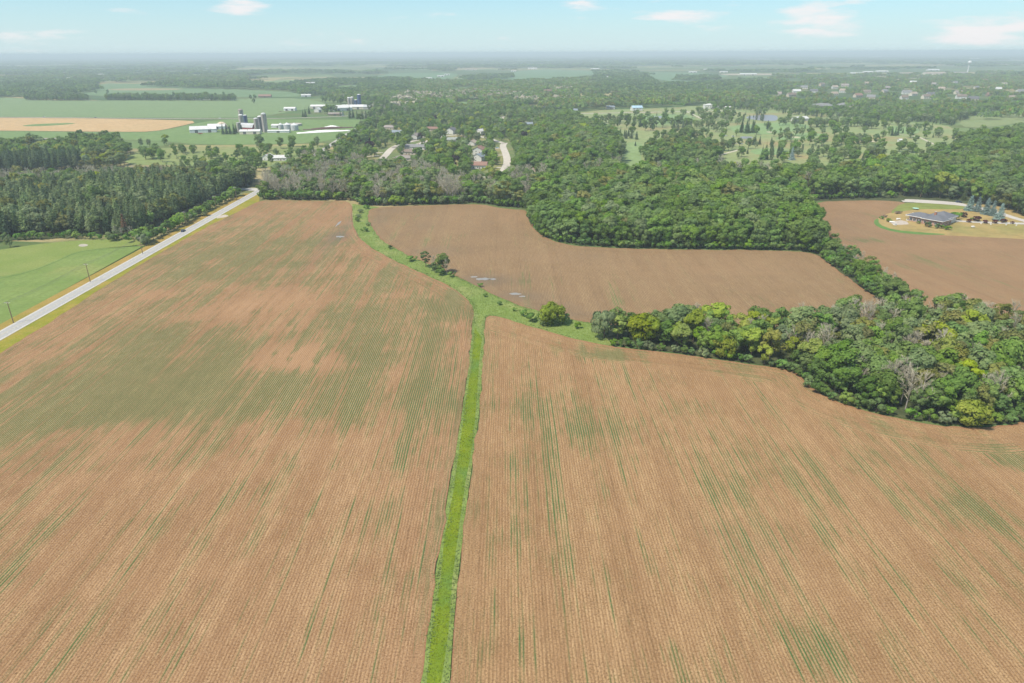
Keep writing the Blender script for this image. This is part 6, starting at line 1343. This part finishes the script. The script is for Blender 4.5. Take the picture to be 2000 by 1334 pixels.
# ---- utility poles and wires
M_POLE = plain('pole_wood', (.22, .15, .10), .9, .2, 3); M_ARM = plain('grey_arm_wood', (.55, .53, .50), .85, .1, 3); M_INS = plain('insulator', (.6, .6, .6), .3, .05, 3)
POLES = [(-224.0, 110), (-224.0, 170), (-224.0, 230), (-224.2, 290), (-223.4, 350.5), (-222.6, 406), (-227.5, 479), (-229.0, 537), (-226.5, 574)]
PLAB = ['pole out of view near the drone, first', 'pole out of view near the drone, second', 'pole out of view near the drone, third', 'wooden utility pole nearest the drone, left edge by the meadow', 'slim grey utility pole beside the hay meadow', 'wooden utility pole where meadow and pines meet', 'wooden utility pole in front of the dark pines', 'utility pole midway along the pine plantation', 'tall pole at the far end of the pines by the side lane']
TOP = 10.2; ARM = [(-1.15, .1), (-.45, .1), (1.15, .1)]
for i, ((x, y), lab) in enumerate(zip(POLES, PLAB)):
    if i < 2: continue
    if i == 2: lab = 'utility pole just outside the left edge, nearest the drone of all'
    o = thing('utility_pole', lab, 'utility pole', (x, y, 0), 0, 'utility poles along the road')
    MB().rings([(.21, -.3), (.19, 4), (.15, TOP)], 8).build('shaft', M_POLE, o)
    MB().box(-1.35, 1.35, -.22, -.115, TOP - .55, TOP - .40).build('crossarm', M_ARM, o)
    for s in (-1, 1): MB().tube((s * .75, -.17, TOP - .55), (0, -.13, TOP - 1.25), .025).build('brace', M_ARM, o)
    for ax, _ in ARM: MB().rings([(.05, TOP - .40), (.07, TOP - .32), (.04, TOP - .2)], 8, ax, -.17).build('insulator', M_INS, o)
    MB().rings([(.06, TOP), (.05, TOP + .12)], 8, 0, 0).build('pole_cap', M_INS, o)
M_WIRE = plain('wire_aluminium', (.16, .16, .16), .6, .1, 1)
for k, lab in enumerate(('left overhead wire strung between the utility poles', 'middle overhead wire strung between the utility poles', 'right overhead wire strung between the utility poles')):
    b = MB(); ax = ARM[k][0]
    for (x0, y0), (x1, y1) in zip(POLES[2:-1], POLES[3:]):
        pr = None
        for j in range(9):
            t = j / 8; p = (x0 + (x1 - x0) * t + ax, y0 + (y1 - y0) * t - .17, TOP - .2 - 4 * .9 * t * (1 - t))
            if pr: b.tube(pr, p, .032, None, 4)
            pr = p
    tag(b.build('overhead_wire', M_WIRE), lab, 'wire', 'overhead wires along the road')

# ---- dairy farm
def silo(px, py, r, h, mat, dome, lab, roof=None):
    o = thing('silo', lab, 'silo', at(px, py), 0, 'silos of the farms')
    s = MB(); s.rings([(r, -.1), (r, h)], 20); s.build('shaft', mat, o, smooth=False)
    hp = MB()
    for k in range(int(h / 2.5)): hp.rings([(r + .05, 1 + k * 2.5), (r + .05, 1.12 + k * 2.5)], 20)
    hp.build('hoop', ROOFM['metal'], o)
    d = MB(); d.rings([(r * 1.01 * math.cos(t), h + .003 + r * dome * math.sin(t)) for t in np.linspace(0, 1.5, 6)], 20); d.build('dome', roof or ROOFM['metal'], o, smooth=True)
    MB().box(-.45, .45, -r - .75, -r + .1, 1, h - .3).build('chute', mat, o)
def conc():
    t = NT('silo_concrete'); p = t.pos(); n = t.noise(t.scaled(p, (1, 1, .25)), .5, 5); v = t.math('FRACT', t.math('MULTIPLY', t.xyz(p)[2], .8))
    return t.bsdf(t.mix(t.step(n, .3, .7), (.25, .23, .215), (.42, .39, .36)), .9, .1, height=v, dist=.03)
M_CONC = conc(); M_BLUE = plain('silo_blue_enamel', (.02, .055, .165), .35, .1, .4, .4); M_DARKC = plain('silo_dark', (.16, .16, .175), .6, .2, .5)
silo(473, 240, 4.2, 21, M_CONC, .6, 'concrete silo with grey dome, rearmost of the dairy farm', ROOFM['taupe']); silo(473, 246, 3.9, 17, M_CONC, .5, 'concrete silo with white cap in front of the rearmost one', ROOFM['white']); silo(481, 244, 3.2, 15.5, M_BLUE, .35, 'blue silo beside the red barn', ROOFM['white'])
silo(468, 258, 3.2, 14, M_CONC, .1, 'short open concrete silo stub left of the red barn'); silo(503, 257, 3.6, 19, M_CONC, .5, 'left concrete silo of the three tall ones by the long white shed'); silo(511, 257, 3.6, 22, M_DARKC, .5, 'dark middle silo of the three tall ones', ROOFM['white']); silo(519, 258, 4.0, 26, M_CONC, .7, 'tallest grey silo of the three by the long white shed')
silo(683, 210, 3.8, 20, M_CONC, .6, 'left concrete silo of the far farm', ROOFM['white']); silo(689, 210, 3.8, 21, M_CONC, .6, 'right concrete silo of the far farm', ROOFM['white']); silo(696, 210, 3.8, 16, M_BLUE, .3, 'shorter blue silo of the far farm', ROOFM['white']); silo(703, 211, 4.2, 28, M_BLUE, .3, 'tall blue silo with white top on the far farm', ROOFM['white'])
def barn(px, py, w, d, h, rz, roof, wall, lab, rise=None, doors=1, name='barn'):
    o = thing(name, lab, 'barn', at(px, py), math.radians(rz), 'farm buildings'); gable_house(o, w, d, h, roof, wall, rise, .4, False, False, False)
    for k in range(doors):
        x = (-.25 + k * .5) * w * (doors > 1); MB().box(x - 2.2, x + 2.2, -d / 2 - .06, -d / 2 + .05, .05, min(4.2, h * .9)).build('door', ROOFM['slate'], o)
barn(398, 258, 38, 20, 5.0, 18, 'white', 'metal', 'large white metal barn at the left of the dairy farm', 4, 2); barn(424, 252, 26, 17, 4.5, 20, 'white', 'metal', 'white barn joined behind the large white one', 3.5)
o = thing('hoop_barn', 'tan hoop shaped fabric barn behind the white barns', 'barn', at(434, 250), math.radians(22), 'farm buildings'); hb = MB(); hb.prism([(9 * math.cos(t), 8.5 * math.sin(t)) for t in np.linspace(0, math.pi, 13)], -17, 17); hb.build('cover', plain('tan_fabric', (.58, .47, .34), .8, .06, .3), o); MB().box(-2.5, 2.5, -17.06, -16.9, .05, 4).build('door', ROOFM['slate'], o)
o = thing('gambrel_barn', 'red barn with grey gambrel roof beside the blue silo', 'barn', at(486, 254), math.radians(64), 'farm buildings')
gb = MB(); gb.prism([(-6, 0), (6, 0), (6, 4.5), (4, 8), (0, 10.2), (-4, 8), (-6, 4.5)], -14, 14); gb.build('wall', WALLM['red'], o)
gr = MB(); gr.prism([(-6.5, 4.2), (-4.1, 8.05), (0, 10.3), (4.1, 8.05), (6.5, 4.2), (6.6, 4.5), (4.3, 8.4), (0, 10.7), (-4.3, 8.4), (-6.6, 4.5)], -14.5, 14.5); gr.build('roof', ROOFM['metal'], o); MB().box(-2, 2, -14.08, -13.95, .05, 3.6).build('door', WALLM['white'], o)
for s in (-1, 1): MB().box(s * 3 - .5, s * 3 + .5, -14.07, -13.95, 5.2, 6.4).build('window', M_GLASS, o)
barn(490, 261.5, 30, 11, 4.2, 3, 'white', 'cream', 'long cream shed with white roof in front of the red barn', 2.2, 2, 'farm_shed'); barn(545, 258.5, 33, 9, 2.6, 1, 'white', 'metal', 'low white shed right of the three tall silos', 1.0, 1, 'farm_shed'); barn(545, 249, 22, 10, 3.5, 0, 'white', 'metal', 'white shed behind the steel bins', 1.8, 1, 'farm_shed'); barn(497, 249, 16, 9, 4, 10, 'metal', 'cream', 'grey roofed shed behind the left tall silo', 2, 1, 'farm_shed')
def bin_(px, py, r, h, lab):
    o = thing('grain_bin', lab, 'grain bin', at(px, py), 0, 'steel bins of the dairy farm'); b = MB()
    b.rings([(r + (.06 if k % 2 else 0), h * k / 14) for k in range(15)], 24); b.build('wall', ROOFM['metal'], o); MB().rings([(r + .25, h), (r * .5, h + r * .3), (.5, h + r * .55), (.45, h + r * .55 + .5)], 24).build('roof', plain('bin_roof', (.60, .61, .62), .5, .06, .5), o); MB().box(-.6, .6, -r - .1, -r + .3, .1, 2).build('hatch', WALLM['grey'], o)
bin_(549, 252, 4.2, 7, 'smallest steel grain bin, left of the larger pair'); bin_(562, 254, 5.2, 8.5, 'left of the two large steel grain bins'); bin_(576, 254.5, 5.8, 8.0, 'right of the two large steel grain bins')
o = thing('manure_tank', 'wide round pale slurry tank behind the grain bins', 'tank', at(572, 245)); MB().rings([(15, 0), (15, 3), (14.6, 3), (14.6, 2.2)], 36).build('wall', WALLM['concrete'], o); MB().rings([(14.55, 1.8), (14.5, 2.1)], 36).build('cover', plain('tank_cover', (.66, .67, .68), .7, .08, .2), o)
def mound(px0, px1, py, d, h, mat, name, lab, cat, py1=None):
    a, b = G(px0, py), G(px1, py1 or py); L = math.hypot(b[0] - a[0], b[1] - a[1]); o = thing(name, lab, cat, (a[0], a[1], 0), math.atan2(b[1] - a[1], b[0] - a[0]))
    m = MB(); n = 16
    prof = [(-d / 2, 0), (-d * .42, h * .55), (-d * .25, h * .92), (0, h), (d * .25, h * .92), (d * .42, h * .55), (d / 2, 0)]
    v = [(L * i / n, y * (.6 + .4 * math.sin(math.pi * min(max(i / n, .06), .94))), z * math.sin(math.pi * min(max(i / n, .12), .88)) * (.93 + .07 * math.sin(i * 2.3))) for i in range(n + 1) for y, z in prof]
    f = [(i * 7 + k, i * 7 + k + 1, (i + 1) * 7 + k + 1, (i + 1) * 7 + k) for i in range(n) for k in range(6)] + [tuple(range(6, -1, -1)), tuple(range(n * 7, n * 7 + 7))]
    m.add(v, [q[::-1] for q in f]); m.build('cover', mat, o, smooth=True); return o, L
M_PLASTIC = plain('white_plastic', (.80, .80, .79), .5, .06, .2)
mound(580, 683, 260.5, 13, 3.0, M_PLASTIC, 'silage_bunker', 'long white plastic covered silage heap in front', 'silage heap', 255); mound(592, 690, 254, 10, 3.2, plain('dark_silage', (.10, .055, .05), .9, .3, .4), 'silage_bunker', 'long dark brown silage heap behind the white one', 'silage heap', 249); mound(635, 663, 248.5, 9, 3.2, M_PLASTIC, 'silage_bunker', 'short white covered heap above the dark brown one', 'silage heap')
barn(622, 212, 32, 13, 5, 2, 'white', 'cream', 'long white roofed barn at the left of the far farm', 3, 2); barn(668, 216, 40, 18, 6, 30, 'white', 'white', 'white barn under the concrete silos of the far farm', 5, 2); barn(690, 213, 46, 16, 5, 2, 'white', 'cream', 'long white roofed barn below the blue silos', 4, 2); barn(722, 213, 24, 16, 5, 0, 'metal', 'grey', 'grey roofed shed right of the blue silos', 4); barn(738, 208, 20, 14, 7, 0, 'pale', 'metal', 'pale shed farthest right on the far farm', 3)
barn(655, 225, 26, 9, 3, 2, 'taupe', 'brown', 'low brown house in front of the far farm', 2); barn(567, 216, 24, 12, 4.5, 0, 'white', 'metal', 'open white cattle shed on the green field', 2.5, 2); barn(621, 219, 14, 10, 5, 80, 'white', 'white', 'white farmhouse left of the large tree on the far farm', 4)
barn(112, 279, 46, 12, 3.6, 2, 'taupe', 'cream', 'long low shed with pale roof at the far left farmstead', 2.6, 2); barn(172, 283, 22, 10, 3.6, 4, 'bluegrey', 'white', 'small house with blue grey roof in the far left farmstead', 2)
barn(395, 195, 42, 13, 4.5, 5, 'white', 'white', 'white farm building among the far tree row', 4); barn(518, 190, 34, 12, 3.5, 5, 'redbrown', 'brown', 'brown house with reddish roof at the field corner', 4); barn(598, 189, 26, 12, 4, 14, 'pale', 'white', 'pale roofed house at the edge of the dark wood', 3); barn(130, 192, 30, 12, 4, -30, 'tan', 'brown', 'tan roofed shed at the far left wood', 3)
for px, py, lab in ((548, 218.5, 'dark cattle wagon left on the green field'), (561, 217.5, 'dark tractor wagon beside the cattle shed')): trailer(px, py, .3, lab, WALLM['brown'], 8)
trailer(391, 262, .1, 'red farm wagon in front of the large white barn', WALLM['red'], 7)

# ---- the town on the right and far sheds
ORD = {}
for k, (px, py, roof, wall) in enumerate(sorted(TOWNH)):
    X, Y = G(px, py); ORD[roof] = ORD.get(roof, 0) + 1
    cnt = sum(1 for q in TOWNH if q[2] == roof); o = thing('town_house', f'town house with {dict(bluegrey="blue grey", redbrown="red brown").get(roof, roof)} roof, {nth(ORD[roof] - 1)} of its roof colour from the left', 'house', (X, Y, 0), math.radians((k * 47) % 60 - 30), 'houses of the town on the right')
    w, d, h = 17 + (k * 7) % 8, 11, 4.2 + (k % 3) * .9; gable_house(o, w, d, h, roof, wall, 5.0, .5, False, False, True)
    for sx in (-.3, 0, .3): window(o, w * sx, -d / 2, 2.2, 2, 1.5, 'x', -1)
for px, py, w, roof, wall, lab in BIGS:
    X, Y = G(px, py); w = w * (.75 if w < 100 else .55); d = min(60, max(12, w * .4)); hh = 5 if w < 100 else 7
    o = thing('far_building', lab, 'building', (X, Y, 0), 0, 'far buildings of the plain'); gable_house(o, w, d, hh, roof, wall, d * .14, .5, False, False, False)
    for k in (-.25, .25): MB().box(w * k - 3, w * k + 3, -d / 2 - .1, -d / 2 + .1, .1, 4.5).build('door', ROOFM['slate'], o)
X, Y = G(1889, 143); o = thing('water_tower', 'white water tower with round tank on a slender stem', 'water tower', (X, Y, 0)); o.scale = (.8, .8, .86); m_wt = plain('tower_white', (.62, .63, .63), .5, .03, .1)
MB().rings([(7.5, 0), (4.2, 8), (3.4, 20), (3.4, 50), (4.5, 54)], 24).build('stem', m_wt, o, smooth=True)
MB().rings([(4.5, 54.003), (9.5, 57), (12, 61), (12.2, 65), (10.5, 69.5), (6.5, 72.5), (1.2, 73.6)], 28).build('tank', m_wt, o, smooth=True); MB().tube((0, 0, 73.5), (0, 0, 77), .15).build('mast', ROOFM['metal'], o)
MB().tube((-4.6, -2, 5), (-3.6, -1.2, 54), .25).build('ladder', ROOFM['metal'], o)
X, Y = G(1380, 185); o = thing('light_mast', 'slender pale mast with cross head rising among the trees behind the villa', 'mast', (X, Y, 0)); MB().rings([(.5, 0), (.3, 26)], 8).build('shaft', ROOFM['pale'], o); MB().box(-3, 3, -.2, .2, 26.003, 26.6).build('crosshead', ROOFM['pale'], o)

# ---- tall grass on the strip
def strip_grass():
    """blade tufts all along the waterway: shorter and yellower where it is mown, taller and bluer at its sides"""
    g = np.random.default_rng(5); poly = strip_poly; a = np.array(poly); x0, y0 = np.maximum(a.min(0), [-400, 60]); x1, y1 = a.max(0)
    n = 330000; x, y = g.uniform(x0, x1, n), g.uniform(y0, y1, n); ok = inside(x, y, poly) & ~inside(x, y, mid_field) & ~inside(x, y, left_field) & ~inside(x, y, right_field); x, y = x[ok], y[ok]
    dist = np.hypot(x, y); ok = g.random(len(x)) < np.clip(1.25 - dist / 560, .3, 1); x, y = x[ok], y[ok]
    e = np.minimum(seg_dist(x, y, mid_field, True), np.minimum(seg_dist(x, y, left_field, True), seg_dist(x, y, right_field, True))); tall = np.clip(1.5 - e / 1.6, 0, 1) * (.35 + .9 * vnoise(x / 3, y / 9, 4)) + np.clip((y - 255) / 60, 0, 1) * .45
    k = 2; X = np.repeat(x, k); Y = np.repeat(y, k); Tl = np.repeat(tall, k); m = len(X); az = g.uniform(0, 6.283, m); h = (.15 + .22 * Tl) * g.uniform(.7, 1.3, m); w = g.uniform(.05, .11, m) + .05 * Tl
    X = X + g.normal(0, .08, m); Y = Y + g.normal(0, .08, m); ln_ = .35 + .6 * Tl; lx, ly = g.normal(0, 1, m) * h * ln_, g.normal(0, 1, m) * h * ln_
    A = np.stack([X - np.cos(az) * w, Y - np.sin(az) * w, np.full(m, -.05)], 1); Bv = np.stack([X + np.cos(az) * w, Y + np.sin(az) * w, np.full(m, -.05)], 1); Cv = np.stack([X + lx, Y + ly, h - .05], 1)
    v = np.stack([A, Bv, Cv], 1).reshape(-1, 3); tone = np.clip(.25 + .5 * vnoise(X / 4, Y / 14, 6) + g.normal(0, .12, m), 0, 1)
    lane_ = (Y < 232) & (np.repeat(e, k) > .9); lo = Tl < .42
    for nm, sel, mat, lab in (('mown_grass', lo & lane_, leaf_mat('mown_blades', (.13, .185, .012), (.23, .27, .022), .4, .05), 'short mown yellow green grass along the waterway'), ('short_grass', lo & ~lane_, leaf_mat('short_blades', (.17, .24, .05), (.27, .33, .10), .4, .05), 'short green grass on the upper waterway'), ('tall_grass', ~lo, leaf_mat('tall_blades', (.17, .24, .08), (.29, .36, .16), .45, .05), 'taller blue green grass along the sides of the waterway')):
        i = np.repeat(sel, 3); vv = v[i]; tag(link(nm, np_mesh(nm, vv, np.arange(len(vv), dtype=np.int32).reshape(-1, 3), [mat], tone=tone[sel])), lab, None, None, 'stuff')
strip_grass()
